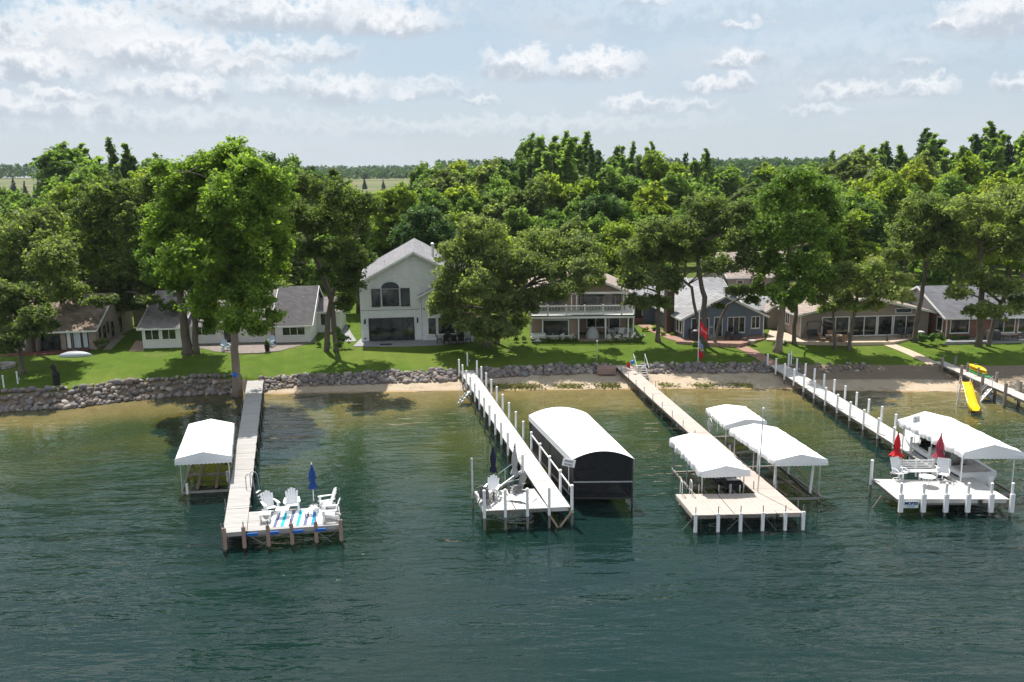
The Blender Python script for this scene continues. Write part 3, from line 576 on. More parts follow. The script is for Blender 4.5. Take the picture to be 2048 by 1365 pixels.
# ---------------------------------------------------------------- boat lifts
def boat_lift(label, nl, nr, fr, fl, ze, val=0.32, rise=0.34, wr=0.03, guides=False, wheel=False, seed=1, bunks=True, postmat=ALU, lowz=0.25, tuck=0.0):
    """nl..fl: picture points of the four lower canopy corners (near left, near right, far right, far left) at height ze"""
    A, B, C, D = (at(*p, ze) for p in (nl, nr, fr, fl)); ctr = (A + B + C + D) / 4; t = thing('boat_lift', label, 'boat lift', (ctr.x, ctr.y, 0)); o = t.location
    r = np.random.default_rng(seed); nv, nu = 36, 15; P = []
    prof = [(0.0, 0.0), (0.0, 0.55), (0.008, 0.86), (0.03, 1.0)] + [(0.03 + 0.47 * i / 4, None) for i in range(1, 5)]
    us = [q[0] for q in prof]; full = prof + [(1 - q[0], q[1]) for q in prof[::-1]][1:]
    ph = r.uniform(0, 6.28, 6)
    for i in range(nv + 1):
        v = i / nv; row = []
        for j, (u, zf) in enumerate(full):
            p = bil(A, B, C, D, u, v)
            if zf is None: z = val + rise * (1 - abs(2 * u - 1) / 0.94) ; z -= 0.02 * math.sin(v * math.pi * 4) ** 2
            else: z = val * zf
            side = (B - A).normalized() * (-1 if j < len(prof) else 1)
            if zf is not None and zf < 0.99:
                wk = wr * (math.sin(v * 37 + ph[0]) + math.sin(v * 61 + ph[1]) + .7 * math.sin(v * 97 + ph[2])) * (1 - 0.6 * zf); p = p + side * (wk * 0.8)
                z += wr * 0.8 * math.sin(v * 29 + ph[3]); 
                if zf == 0.0: z += 0.035 * abs(math.sin(v * nv * math.pi / 2)) - tuck * 0.5 * (1 + math.sin(v * 9 + ph[4]))
            elif zf is None: z += wr * 0.25 * math.sin(v * 41 + u * 9 + ph[5])
            row.append(p + Vector((0, 0, z)))
        P.append(row)
    c = MB(o).grid([r_[::-1] for r_ in P]); n = len(full)
    for end in (0, nv):                                   # end panels with a scalloped hem
        row = P[end]; out = ((A - D) if end == 0 else (D - A)).normalized() * 0.06; m = 28
        pts = []
        for k in range(m + 1):
            u = k / m; x = np.interp(u, [full[0][0]] + [q[0] for q in full[3:-3]] + [1.0], [val * .95 + 0] + [(P[end][j] - bil(A, B, C, D, full[j][0], end / nv)).z for j in range(3, n - 3)] + [val * .95])
            base = bil(A, B, C, D, u, end / nv); pts.append((base + Vector((0, 0, float(x))), base + out + Vector((0, 0, val * 0.5 + .02 * math.sin(u * 23))), base + out * 1.2 + Vector((0, 0, 0.035 * abs(math.sin(u * m * math.pi / 2))))))
        rows = [[q[j] for q in pts] for j in range(3)]
        c.grid(rows if end else rows[::-1])
    c.build('canopy', CANVAS, t, smooth=False)
    ins = 0.07
    for u in (ins, 1 - ins):
        for v in (0.06, 0.5, 0.94):
            p = bil(A, B, C, D, u, v); zb_ = zgf(p.x, p.y) - .1
            MB(o).tube([(p.x, p.y, zb_), (p.x, p.y, ze + val * .9)], 0.035 if v != .5 else 0.028, 8).build('post', postmat, t)
        a, b = bil(A, B, C, D, u, 0.02), bil(A, B, C, D, u, 0.98)
        MB(o).beam((a.x, a.y, ze + val * .75), (b.x, b.y, ze + val * .75), 0.04, 0.05).build('top_rail', postmat, t)
        MB(o).beam((a.x, a.y, lowz), (b.x, b.y, lowz), 0.07, 0.12).build('side_beam', pmat('galv_beam', (0.34, 0.32, 0.29), 0.6, 0.2, 2, metal=0.3), t)
    for v in (0.06, 0.5, 0.94):
        a, b = bil(A, B, C, D, ins, v), bil(A, B, C, D, 1 - ins, v)
        MB(o).beam((a.x, a.y, lowz - .16), (b.x, b.y, lowz - .16), 0.08, 0.12).build('cross_beam', pmat('galv_beam', (0.34, 0.32, 0.29)), t)
    if bunks:
        for u in (0.33, 0.67):
            a, b = bil(A, B, C, D, u, 0.08), bil(A, B, C, D, u, 0.85); MB(o).beam((a.x, a.y, lowz + 0.0), (b.x, b.y, lowz + 0.0), 0.14, 0.08).build('bunk', BUNK, t)
    if guides:
        for u, v, l in ((0.12, 0.10, 0.0), (0.80, 0.10, 0.05), (0.12, 0.45, 0.0), (0.88, .62, 0)):
            p = bil(A, B, C, D, u, v); q = bil(A, B, C, D, u + l, v)
            MB(o).tube([(p.x, p.y, lowz - .1), (q.x, q.y, ze + .15)], 0.075, 8).build('guide_post', VINYL, t)
        a, b = bil(A, B, C, D, 0.25, 0.55), bil(A, B, C, D, 0.78, 0.05); MB(o).beam((a.x, a.y, ze - .2), (b.x, b.y, lowz), 0.05, 0.12).build('brace', DARKM, t)
        a, b = bil(A, B, C, D, 0.70, 0.55), bil(A, B, C, D, 0.97, 0.05); MB(o).tube([(a.x, a.y, ze - .2), (b.x, b.y, lowz)], 0.03, 6).build('brace', pmat('wood_tan', (0.4, 0.3, 0.22), 0.8), t)
    else:
        for u, v in ((0.16, 0.04), (0.86, 0.30)):
            p = bil(A, B, C, D, u, v); MB(o).tube([(p.x, p.y, lowz - .2), (p.x, p.y, lowz + .42)], 0.07, 8).build('bumper', VINYL, t)
    if wheel:
        p = bil(A, B, C, D, ins, 0.72); w = MB(o); rr = 0.42; ax = (B - A).normalized() * -0.22; c0 = Vector((p.x, p.y, 1.25)) + ax; dv = (C - B).normalized()
        w.tube([c0 + dv * (rr * math.cos(a)) + Vector((0, 0, rr * math.sin(a))) for a in [2 * math.pi * k / 20 for k in range(21)]], 0.025, 5)
        for k in range(3): a = math.pi * k / 3; e = dv * (rr * math.cos(a)) + Vector((0, 0, rr * math.sin(a))); w.tube([c0 - e, c0 + e], 0.014, 5)
        w.tube([c0, c0 - ax], 0.03, 6); w.build('winch_wheel', ALU, t)
    return t, (A, B, C, D)

# ---------------------------------------------------------------- boats
def boat(label, loc, rz, Ln=7.0, beam=2.4, hull=WHITEP, dark=None, name='motor_boat', high=1.15):
    """local: stern at -y end, bow towards +y, keel bottom at z=0"""
    t = thing(name, label, 'boat', loc, rz); dark = dark or pmat('hull_stripe', (0.02, 0.025, 0.035), 0.3)
    st = []; n = 13
    for i in range(n):
        v = i / (n - 1); y = -Ln / 2 + Ln * v; hb = beam / 2 * (1 - max(0, (v - 0.45) / 0.55) ** 2.2) * (0.93 + 0.07 * min(1, v * 4)) + 0.01; kz = 0.0 + 0.75 * max(0, (v - 0.72) / 0.28) ** 2; cz = 0.34 + 0.45 * max(0, (v - .5) / .5) ** 1.6; sz = high * (0.86 + 0.22 * v)
        st.append([(hb * .98, y, sz), (hb, y, sz - .12), (hb * .99, y, (sz + cz) / 2 + .10), (hb * .97, y, (sz + cz) / 2 - .02), (hb * 0.86, y, cz), (0.0, y, kz), (-hb * 0.86, y, cz), (-hb * .97, y, (sz + cz) / 2 - .02), (-hb * .99, y, (sz + cz) / 2 + .10), (-hb, y, sz - .12), (-hb * .98, y, sz)])
    h = MB()
    b0 = len(h.v)
    for r_ in st: h.v += [Vector(p) for p in r_]
    for i in range(n - 1):
        for j in range(10):
            a = b0 + i * 11 + j; h.f.append((a, a + 11, a + 12, a + 1)); h.mi.append(1 if j in (2, 7) else 0)
    h.add(st[0], [tuple(range(11))[::-1]]); h.build('hull', [hull, dark], t)
    d = MB()
    for i in range(n - 1):                                 # foredeck and side decks round an open cockpit
        a, b = st[i], st[i + 1]; v = (i + .5) / (n - 1)
        wi = 0.0 if v > 0.6 else 0.78
        la, ra, lb, rb = Vector(a[10]), Vector(a[0]), Vector(b[10]), Vector(b[0])
        if wi == 0: d.add([la, ra, rb, lb], [(0, 1, 2, 3)])
        else:
            for s, (p, q) in ((1, (ra, rb)), (-1, (la, lb))):
                pi_, qi = Vector((p.x * wi, p.y, p.z)), Vector((q.x * wi, q.y, q.z)); d.add([p, q, qi, pi_] if s > 0 else [p, pi_, qi, q], [(0, 1, 2, 3)])
                d.add([pi_, qi, qi - Vector((0, 0, .5)), pi_ - Vector((0, 0, .5))], [(0, 1, 2, 3)])
    d.build('deck', hull, t)
    MB().span(-beam * .36, beam * .36, -Ln * .45, Ln * .1, high * .35, high * .42).build('cockpit_floor', GREYP, t)
    for x in (-.45, .45): MB().span(x - .28, x + .28, -Ln * .12, -Ln * .02, high * .42, high * 1.1).build('seat', pmat('boat_seat', (0.55, 0.53, 0.5), 0.6), t)
    MB().span(-beam * .36, beam * .36, -Ln * .44, -Ln * .34, high * .42, high * .85).build('rear_bench', pmat('boat_seat', (0.55, 0.53, 0.5)), t)
    ws = MB(); y0 = Ln * .10; ws.prism([(-beam * .42, y0 - .3, high), (-beam * .3, y0 + .35, high), (beam * .3, y0 + .35, high), (beam * .42, y0 - .3, high), (beam * .40, y0 - .36, high + .42), (beam * .27, y0 + .12, high + .42), (-beam * .27, y0 + .12, high + .42), (-beam * .40, y0 - .36, high + .42)][:4], (0, -.12, .42)); ws.build('windshield', glassmat(), t)
    return t

# ================================================================== dock 1 : weathered timber
z1 = 0.85
FL, FR, NL, NR = at(496, 752, z1), at(528, 752, z1), at(445, 1067, z1), at(493, 1063, z1)
d1 = thing('dock', 'weathered grey wooden dock with brown sleeved posts, leftmost dock', 'dock', (NL.x, NL.y, 0))
deck(d1, NL, NR, FR, FL, WEATH, 0.15, 3.0)
PA, PB, PC, PD = at(494.5, 1063, z1), at(683, 1050, z1), at(678, 1012, z1), at(498, 1024, z1)
deck(d1, PA, PB, PC, PD, WEATH, 0.15, 3.2)
for k in range(11):
    for (a, b, s) in ((NL, FL, -1), (NR, FR, 1)):
        if s > 0 and k == 0: continue
        v = 0.005 + k / 10.6; p = a.lerp(b, v); out = (b - a).normalized().cross(Vector((0, 0, 1))) * (0.06 * s); p = p + out
        zb_ = bedz(p); MB(d1.location).tube([(p.x, p.y, zb_), (p.x, p.y, max(z1, zgf(p.x, p.y)) + 0.42)], 0.026, 6).build('pipe_post', PIPE, d1)
        if k > 0: MB(d1.location).box((p.x, p.y, z1 - .12), (0.10, 0.12, 0.14)).build('bracket', PIPE, d1)
fx = [449, 487, 535, 582, 631, 681]
for i, x in enumerate(fx):
    f = (x - 449) / (681 - 449); p = at(449, 1067.5, z1).lerp(at(681, 1050.5, z1), f) + Vector((0.02, -0.09, 0)); MB(d1.location).tube([(p.x, p.y, bedz(p)), (p.x, p.y, z1 + .55)], 0.026, 6).build('pipe_post', PIPE, d1)
    MB(d1.location).box((p.x, p.y, z1 - 0.22), (0.17, 0.12, 1.05), R(8)).build('post_sleeve', BROWNS, d1)
p = PC + Vector((0.05, 0.03, 0)); MB(d1.location).tube([(p.x, p.y, bedz(p)), (p.x, p.y, z1 + .9)], 0.026, 6).build('pipe_post', PIPE, d1)
for x, y in ((505, 1066), (547, 1063), (596, 1060), (641, 1057)):
    p = at(x, y, z1 - .05) + Vector((0, -0.05, -.06)); MB(d1.location).box(p, (0.5, 0.07, 0.13), R(8)).build('bumper_pad', BLUEP, d1)
for a, b in ((0.0, 0.45), (1.0, 0.62), (0.1, -0.0)):
    p = PA.lerp(PB, a); q = PA.lerp(PB, b); 
for (x0, x1) in ((500, 545), (548, 505), (633, 668), (676, 634)):
    f0 = (x0 - 449) / 232; f1 = (x1 - 449) / 232; p = at(449, 1067, z1).lerp(at(681, 1050, z1), f0); q = at(449, 1067, z1).lerp(at(681, 1050, z1), f1); MB(d1.location).tube([(p.x, p.y - .02, z1 - .25), (q.x, q.y + .02, -0.15)], 0.02, 5).build('cross_brace', PIPE, d1)
def on(x, y, z): return at(x, y, z + 0.003)
adirondack('adirondack_chair', 'white adirondack chair nearest the wooden walkway, angled to the right', WHITEP, on(541, 1026, z1), R(35))
adirondack('adirondack_chair', 'white adirondack chair facing the camera beside the striped rug', WHITEP, on(585, 1021, z1), R(14))
adirondack('adirondack_chair', 'white adirondack chair behind the tilted footstool, facing left', WHITEP, on(655, 1017, z1), R(-68))
adirondack('adirondack_chair', 'white adirondack chair at the front right corner of the wooden dock', WHITEP, on(662, 1038, z1), R(-82))
side_table('side_table', 'small white square table on bare planks left of the striped rug', WHITEP, on(531, 1043, z1), R(10), 0.55, 0.5, 0.42)
side_table('side_table', 'white table between the two left white chairs, on the rug', WHITEP, on(566, 1034, z1), R(5), 0.62, 0.5, 0.42)
side_table('footstool', 'tilted white slatted footstool on the striped rug', WHITEP, on(622, 1030, z1), R(-65), 0.5, 0.62, 0.30, 0.055)['category'] = 'footstool'
# striped rug
def rug_mat():
    m, g_ = new_mat('striped_rug'); u = g_.sep(g_.n('ShaderNodeTexCoord').outputs['Generated'])[0]
    cr = g_.n('ShaderNodeValToRGB'); cr.color_ramp.interpolation = 'CONSTANT'; g_.put(cr.inputs[0], u); e = cr.color_ramp.elements; wh = (0.78, 0.79, 0.80, 1); nv_ = (0.14, 0.15, 0.24, 1); aq = (0.04, 0.47, 0.60, 1); bl = (0.03, 0.25, 0.55, 1)
    e[0].position = 0; e[0].color = wh; e[1].position = 0.995; e[1].color = wh
    for p_, c_ in ((0.07, nv_), (0.14, wh), (0.21, aq), (0.28, wh), (0.36, nv_), (0.43, wh), (0.51, aq), (0.575, wh), (0.65, nv_), (0.72, wh), (0.80, bl), (0.87, wh)): el_ = e.new(p_); el_.color = c_
    b = princ(g_, Base_Color=cr.outputs[0], Roughness=0.95, Specular_IOR_Level=0.05); finish(g_, b.outputs[0]); return m
q = [at(543, 1055, z1 + .012), at(647, 1048, z1 + .012), at(642, 1018, z1 + .012), at(545, 1025, z1 + .012)]
ctr = sum(q, Vector()) / 4; ux = (q[1] - q[0]).normalized(); rz = math.atan2(ux.y, ux.x)
ru = MB(); ru.span(-(q[1] - q[0]).length / 2, (q[1] - q[0]).length / 2, -(q[3] - q[0]).length / 2, (q[3] - q[0]).length / 2, -0.008, 0.008); ro = ru.build('striped_rug', rug_mat()); ro.location = ctr; ro.rotation_euler = (0, 0, rz); tag(ro, 'white outdoor rug with blue, aqua and navy stripes on the wooden dock', 'rug')
NAVYB = pmat('royal_canvas', (0.01, 0.055, 0.23), 0.7, 0.15, 6); closed_umbrella('closed royal blue umbrella behind the white chairs on the wooden dock', on(628, 1013, z1), NAVYB, WHITEP, 2.25, 0.17, 0.16, 0.95)
ladder('grey hooped ladder on the right edge of the wooden dock walkway', at(508.5, 975, z1), Vector((1, -0.28, 0)), pmat('grey_tube', (0.3, 0.31, 0.33), 0.4, metal=.5))
blue = MB(); blue.lathe((0, 0, 0), [(0.02, 0), (0.18, .05), (0.24, .2), (0.18, .35), (0.04, .42)], 12); bo = blue.build('float_ball', pmat('float_blue', (0.02, 0.14, 0.5), 0.35)); bo.location = onground(471, 762) + Vector((0, 0, .28)); tag(bo, 'blue float lying on the boulders beside the wooden dock', 'float')
boat_lift('white canopied boat lift left of the weathered wooden dock, empty', (350, 931), (464, 925), (470, 858), (377, 860), 1.85, 0.38, 0.30, 0.006, seed=3)

# ================================================================== dock 2 : pale dock with white posts
z2 = 1.0
FL, FR, NL, NR = at(919, 742, z2), at(947, 741, z2), at(1098, 1016, z2), at(1141, 1014, z2)
d2 = thing('dock', 'pale dock with tall white posts beside the black boathouse', 'dock', (NL.x, NL.y, 0)); deck(d2, NL, NR, FR, FL, WHITED, 0.14, 4.0)
PA, PB, PC, PD = at(966, 1022, z2), at(1097, 1016, z2), at(1069, 978, z2), at(948, 983, z2); deck(d2, PB, PC, PD, PA, WHITED, 0.14, 1.55)
def sleeved(dock, p, zd, up=1.05, r=0.075): return post(dock, p, zd - 0.35, zd + up, r, VINYL, POSTB, bedz(p), r * 0.9)
nl2 = 13
for k in range(nl2):
    v = 0.03 + 0.97 * (k + 0.75) / nl2; a = at(1069, 978, z2); p = a.lerp(FL, v); p = p + Vector((-0.10, 0, 0)); sleeved(d2, p, z2)
for k in range(14):
    p = NR.lerp(FR, (k + 0.06) / 13.6) + Vector((0.11, 0, 0)); o_ = sleeved(d2, p, z2)
rp = [NR.lerp(FR, (k + 0.06) / 13.6) + Vector((0.11, 0, 0.92)) for k in range(5)]
for a, b in zip(rp[:-1], rp[1:]): MB(d2.location).beam(a, b, 0.05, 0.07).build('rail', VINYL, d2)
for x in (969, 1010.6, 1054.5, 1098):
    f = (x - 966) / (1141 - 966); p = at(966, 1022, z2).lerp(at(1141, 1014, z2), f) + Vector((0, -0.09, 0)); sleeved(d2, p, z2, 1.05)
p = PD + Vector((-.08, .03, 0)); post(d2, p, z2 - .4, z2 + 1.75, 0.055, pmat('grey_pole', (0.5, .5, .5), 0.5), POSTB, bedz(p))
for (p, q) in ((NR + Vector((.1, -.08, -.15)), NR + Vector((-0.55, -.05, -1.05))), (NL + Vector((0, -.08, -.3)), NL + Vector((.45, -.05, -1.05)))): MB(d2.location).beam(p, q, 0.09, 0.09).build('knee_brace', pmat('brace_wood', (0.38, 0.28, 0.2), 0.8, .2), d2)
for n_, (x, y, r_, m_, l_) in enumerate(((972, 1004, 160, GREYP, 'grey adirondack chair seen from behind at the left corner of the pale dock'), (984, 994, -12, WHITEP, 'white adirondack chair facing the lake on the pale dock'), (1034, 986, -60, GREYP, 'grey adirondack chair facing left beside the grey umbrella'))):
    adirondack('adirondack_chair', l_, m_, on(x, y, z2), R(r_))
closed_umbrella('closed navy umbrella behind the white chair on the pale dock', on(987, 976, z2) + Vector((0, .15, 0)), pmat('navy_canvas', (0.012, 0.014, 0.04), 0.8), DARKM, 2.25, 0.15, 0.17, 0.85)
closed_umbrella('closed light grey umbrella beside the stairs on the pale dock', on(1030, 981, z2), pmat('grey_canvas', (0.33, 0.33, 0.34), 0.8, .1, 5), DARKM, 2.35, 0.15, 0.19, 0.9)
# lounge mat
def mat_stripes():
    m, g_ = new_mat('striped_mat'); u = g_.sep(g_.n('ShaderNodeTexCoord').outputs['Object'])[0]; fr = g_.m('FRACT', g_.m('MULTIPLY', u, 4.2))
    b = princ(g_, Base_Color=g_.mix(g_.ss(fr, 0.80, 0.86), (0.72, 0.72, 0.71), (0.33, 0.33, 0.33)), Roughness=0.9); finish(g_, b.outputs[0]); return m
lm = MB(); rows = []
for i in range(9):
    y = -0.5 + i / 8; rows.append([(x, y * 1.0, 0.02 + 0.14 * math.exp(-((x - .1) / .42) ** 2) * (1 + .3 * math.sin(y * 5)) + 0.02 * math.sin(x * 9 + y * 4)) for x in [-.75 + 1.5 * j / 14 for j in range(15)]])
lm.grid(rows); lm.grid([[Vector((p[0], p[1], 0.0)) for p in r_] for r_ in rows[::-1]]); lo = lm.build('lounge_mat', mat_stripes(), smooth=True); lo.location = on(1040, 999, z2); lo.rotation_euler = (0, 0, R(-25)); tag(lo, 'rumpled white and grey striped lounge mat on the pale dock', 'mat')
stairs('dock_stairs', 'aluminium stairs from the pale dock into the water by its chairs', at(1048, 940, z2 - .1), at(1004, 972, 0.0), Vector((0.35, 0.75, 0)), 5, WHITEP, ALU, 0.85)
stairs('dock_stairs', 'small white stairs into shallow water at the shore end of the pale dock', at(938, 782, z2 - .15), at(920, 806, 0.02), Vector((0.3, 0.85, 0)), 4, WHITEP, ALU, 0.85)
# boathouse with black mesh sides and white barrel roof
def mesh_mat():
    m, g_ = new_mat('black_mesh'); a = princ(g_, Base_Color=(0.010, 0.011, 0.014), Roughness=0.55, Specular_IOR_Level=0.25); t_ = g_.n('ShaderNodeBsdfTransparent'); mx = g_.n('ShaderNodeMixShader'); mx.inputs[0].default_value = 0.90
    g_.t.links.new(t_.outputs[0], mx.inputs[1]); g_.t.links.new(a.outputs[0], mx.inputs[2]); finish(g_, mx.outputs[0]); return m
BMESH = mesh_mat()
zb0, zbe = 0.42, 2.62
A, B = at(1146, 997, zb0), at(1264, 996, zb0); D = at(1063, 868, zb0 + 0.0); D = at(1060, 831, zbe); D.z = zb0; C = D + (B - A)
C2 = at(1172, 826, zbe); C = Vector((C2.x, C2.y, zb0)); print('boathouse', A, B, C, D)
bh = thing('boathouse', 'boathouse with black mesh walls and white curved roof beside the pale dock', 'boathouse', tuple(((A + B + C + D) / 4).xy) + (0,)); o_ = bh.location
up = Vector((0, 0, zbe - zb0)); nseg = 14; sag = 0.42
def arch(P_, Q_, k): u = k / nseg; return P_.lerp(Q_, u) + Vector((0, 0, zbe - zb0 + sag * (1 - (2 * u - 1) ** 2)))
exA = (A - D).normalized() * 0.10
rr_ = []
for v in range(11):
    P_ = (A + exA).lerp(D - exA, v / 10); Q_ = (B + exA).lerp(C - exA, v / 10); r_ = [P_ + (A - B).normalized() * .06 + Vector((0, 0, zbe - zb0 - .36)), P_ + (A - B).normalized() * .06 + Vector((0, 0, zbe - zb0 - .02))] + [arch(P_, Q_, k) for k in range(nseg + 1)] + [Q_ + (B - A).normalized() * .06 + Vector((0, 0, zbe - zb0 - .02)), Q_ + (B - A).normalized() * .06 + Vector((0, 0, zbe - zb0 - .36))]
    rr_.append(r_)
def roof_canvas():
    m, g_ = new_mat('roof_canvas'); co = g_.n('ShaderNodeTexCoord').outputs['Object']; d = (D - A).normalized(); nrm = Vector((d.y, -d.x, 0))
    nd = g_.n('ShaderNodeVectorMath', operation='DOT_PRODUCT'); g_.put(nd.inputs[0], co); nd.inputs[1].default_value = nrm; 
    ac = nd.outputs['Value']; nd2 = g_.n('ShaderNodeVectorMath', operation='DOT_PRODUCT'); g_.put(nd2.inputs[0], co); nd2.inputs[1].default_value = d
    sp = g_.m('MULTIPLY', g_.ss(g_.noise(co, 5.5, 4, 0.75), 0.53, 0.60), g_.ss(g_.m('ABSOLUTE', g_.m('SUBTRACT', ac, -0.45)), 0.03, 0.16, 1.0, 0.0)); sp = g_.m('MULTIPLY', sp, g_.ss(nd2.outputs['Value'], -3.5, -2.0))
    b = princ(g_, Base_Color=g_.mix(sp, (0.81, 0.81, 0.81), (0.13, 0.13, 0.12)), Roughness=0.6); finish(g_, b.outputs[0]); return m
MB(o_).grid(rr_).build('roof', roof_canvas(), bh, smooth=False)
for (p, q, nm) in ((A, B, 'front_panel'), (D, C, 'back_panel')):
    pts = [p, q] + [arch(p, q, k) + Vector((0, 0, -.03)) for k in range(nseg, -1, -1)]
    m_ = MB(o_); m_.add([p, q] + [arch(p, q, k) + Vector((0, 0, -.03)) for k in range(nseg, -1, -1)], [tuple(range(nseg + 3))]); m_.build(nm, BMESH, bh)
for (p, q) in ((A, D), (B, C)): MB(o_).add([p, q, q + up, p + up], [(0, 1, 2, 3)]).build('side_panel', BMESH, bh)
for p in (A, B, C, D, A.lerp(D, .5), B.lerp(C, .5)): MB(o_).tube([(p.x, p.y, zgf(p.x, p.y) - .1), (p.x, p.y, zbe)], 0.05, 8).build('post', DARKM, bh)
fo = (A - D).normalized() * 0.05
MB(o_).beam(A + fo + Vector((0, 0, .92)), B + fo + Vector((0, 0, .92)), 0.06, 0.06).build('front_rail', ALU, bh)
for p, q in ((A, B), (B, C), (C, D), (D, A)): MB(o_).beam(p, q, 0.08, 0.09).build('base_beam', DARKM, bh)
for v in (0.12, 0.5, .88): MB(o_).beam(A.lerp(D, v) - Vector((0, 0, .25)), B.lerp(C, v) - Vector((0, 0, .25)), 0.12, .2).build('cradle_beam', DARKM, bh)
dirv = (D - A).normalized(); bz = math.atan2(-dirv.x, dirv.y)
boat('pale grey motor boat inside the black mesh boathouse', tuple(((A + B + C + D) / 4).xy) + (0.42,), bz, 6.6, 2.2, pmat('boat_grey', (0.5, 0.5, 0.5), 0.4), high=1.0)
# sign on the boathouse corner
def sign_board(name, label, c, wd, ht, rotz, roll, textlines, face, ink, pole_to=None, tilt=0.0):
    t = thing(name, label, 'sign', (c.x, c.y, pole_to if pole_to is not None else c.z)); 
    e = bpy.data.objects.new('board', None)
    q = Matrix.Translation(c - t.location) @ Matrix.Rotation(rotz, 4, 'Z') @ Matrix.Rotation(tilt, 4, 'X') @ Matrix.Rotation(roll, 4, 'Y')
    b = MB(); b.box((0, 0, 0), (wd, 0.025, ht)); b.v = [q @ v for v in b.v]; bo_ = b.build('board', face, t)
    for (x, z, w_, h_) in textlines:
        i = MB(); i.box((x, -0.017, z), (w_, 0.006, h_)); i.v = [q @ v for v in i.v]; i.build('lettering', ink, bo_)
    if pole_to is not None: MB().tube([(0, 0.045, 0), (0, 0.045, c.z - pole_to + ht * .3)], 0.022, 6).build('pole', ALU, t)
    return t, q, bo_
INK = pmat('dark_ink', (0.09, 0.09, 0.10), 0.6); SIGNW = pmat('sign_white', (0.78, 0.78, 0.78), 0.5, .03)
tl = []
for zz in (0.085, -0.095):
    x = -0.24
    for w_ in (.05, .07, .045, .06, .055, .07, .05): tl.append((x + w_ / 2, zz + .022, w_ - .012, .05)); tl.append((x + w_ / 2, zz - .042, w_ - .012, .04)); x += w_ + .008
sign_board('sign', 'small white tilted sign with dark lines of print at the boathouse corner', at(1137, 923, 2.55) + Vector((0, -0.25, 0)), 0.66, 0.40, R(-4), R(11), tl, SIGNW, INK, pole_to=z2)

# ================================================================== dock 3 : tan dock
z3 = 0.85
FL, FR, NL, NR = at(1229, 731, z3), at(1259, 730, z3), at(1556, 1027, z3), at(1606, 1026, z3)
NL = at(1555, 1027, z3); d3 = thing('dock', 'tan dock with short thin pipes between the white boat canopies', 'dock', (NL.x, NL.y, 0)); deck(d3, NL, NR, FR, FL, TAND, 0.14, 3.4)
PA, PB, PC, PD = at(1385, 1031, z3), at(1554, 1027, z3), at(1519, 987, z3), at(1350, 989, z3); deck(d3, PB, PC, PD, PA, TAND, 0.14, 2.2)
for k in range(14):
    for a, b, s in ((PC, FL, -1), (NR, FR, 1)):
        p = a.lerp(b, 0.02 + k / 13.4) + Vector((0.06 * s, 0, 0)); MB(d3.location).tube([(p.x, p.y, bedz(p)), (p.x, p.y, max(z3, zgf(p.x, p.y)) + .45)], 0.024, 6).build('pipe_post', PIPE, d3)
        if k % 2 == 0: 
            q_ = (NR if s < 0 else PC).lerp(FR if s < 0 else FL, 0.02 + k / 13.4); MB(d3.location).tube([(p.x, p.y, z3 - .2), (q_.x, q_.y, max(-.3, zgf(q_.x, q_.y)))], 0.018, 5).build('cross_brace', PIPE, d3)
for x in (1390.7, 1435.8, 1480.6, 1525, 1570, 1606):
    f = (x - 1385) / (1606 - 1385); p = at(1385, 1031, z3).lerp(at(1606, 1026, z3), f) + Vector((0, -.08, 0)); MB(d3.location).tube([(p.x, p.y, bedz(p)), (p.x, p.y, z3 + .45)], 0.024, 6).build('pipe_post', PIPE, d3)
    MB(d3.location).box((p.x, p.y, z3 - .38), (0.15, 0.12, 0.95)).build('post_sleeve', VINYL, d3)
for x in (1398, 1438, 1480):
    p = at(x, 986, z3); MB(d3.location).tube([(p.x, p.y + .05, bedz(p)), (p.x, p.y + .05, z3 + .42)], 0.03, 6).build('pipe_post', ALU, d3)
for a, b in ((1455, 1478), (1505, 1485), (1555, 1535), (1365, 1385)):
    p = at(a, 1030, z3); q_ = at(b, 1030, z3); MB(d3.location).tube([(p.x, p.y + .05, 0), (q_.x, q_.y + .05, z3 - .25)], 0.018, 5).build('cross_brace', PIPE, d3)
ladder('hooped white ladder at the back corner of the tan platform', at(1371, 988, z3), Vector((0, 1, 0)), VINYL, w=0.5)
pl = thing('pole', 'tall thin light grey pole standing on the tan dock', 'pole', at(1515, 985, z3)); MB().tube([(0, 0, -.3), (0.02, 0, 0.05), (0.12, 0.0, 4.45)], [.035, .035, .03], 8).build('shaft', ALU, pl); MB().lathe((0.12, 0, 4.44), [(.02, 0), (.06, .05), (.06, .09), (.02, .13)], 10).build('cap_ball', WHITEP, pl)
st_ = stairs('beach_stairs', 'aluminium stairs with handrails from the lawn down to the beach by the tan dock', at(1278, 729, 1.3), at(1286, 757, 0.4), Vector((0.95, -0.1, 0)), 6, ALU, ALU, 0.9)
rj = MB(); rj.lathe((0, 0, 0), [(.13, 0), (.16, .05), (.16, .28), (.10, .36), (.05, .38), (.05, .46)], 10); rj.tube([(-.1, 0, .34), (-.08, 0, .48), (.04, 0, .5), (.1, 0, .36)], .025, 5); ro = rj.build('fuel_jug', pmat('red_plastic', (0.5, 0.02, 0.03), 0.4)); ro.location = at(1257, 735, z3 + .003); tag(ro, 'red jug standing at the shore end of the tan dock', 'jug')
bb = MB(); bb.lathe((0, 0, 0), [(.02, 0), (.13, .05), (.18, .18), (.13, .31), (.03, .36)], 12); bo = bb.build('float_ball', pmat('float_blue', (0.02, 0.16, 0.55), 0.35)); bo.location = at(1265, 729, 1.6); tag(bo, 'blue float hung on the handrail of the beach stairs', 'float')
boat_lift('white canopied boat lift left of the tan dock, with wrinkled side', (1402, 956), (1500, 953), (1426, 884), (1338, 888), 1.75, 0.34, 0.26, 0.05, seed=5, tuck=0.05)
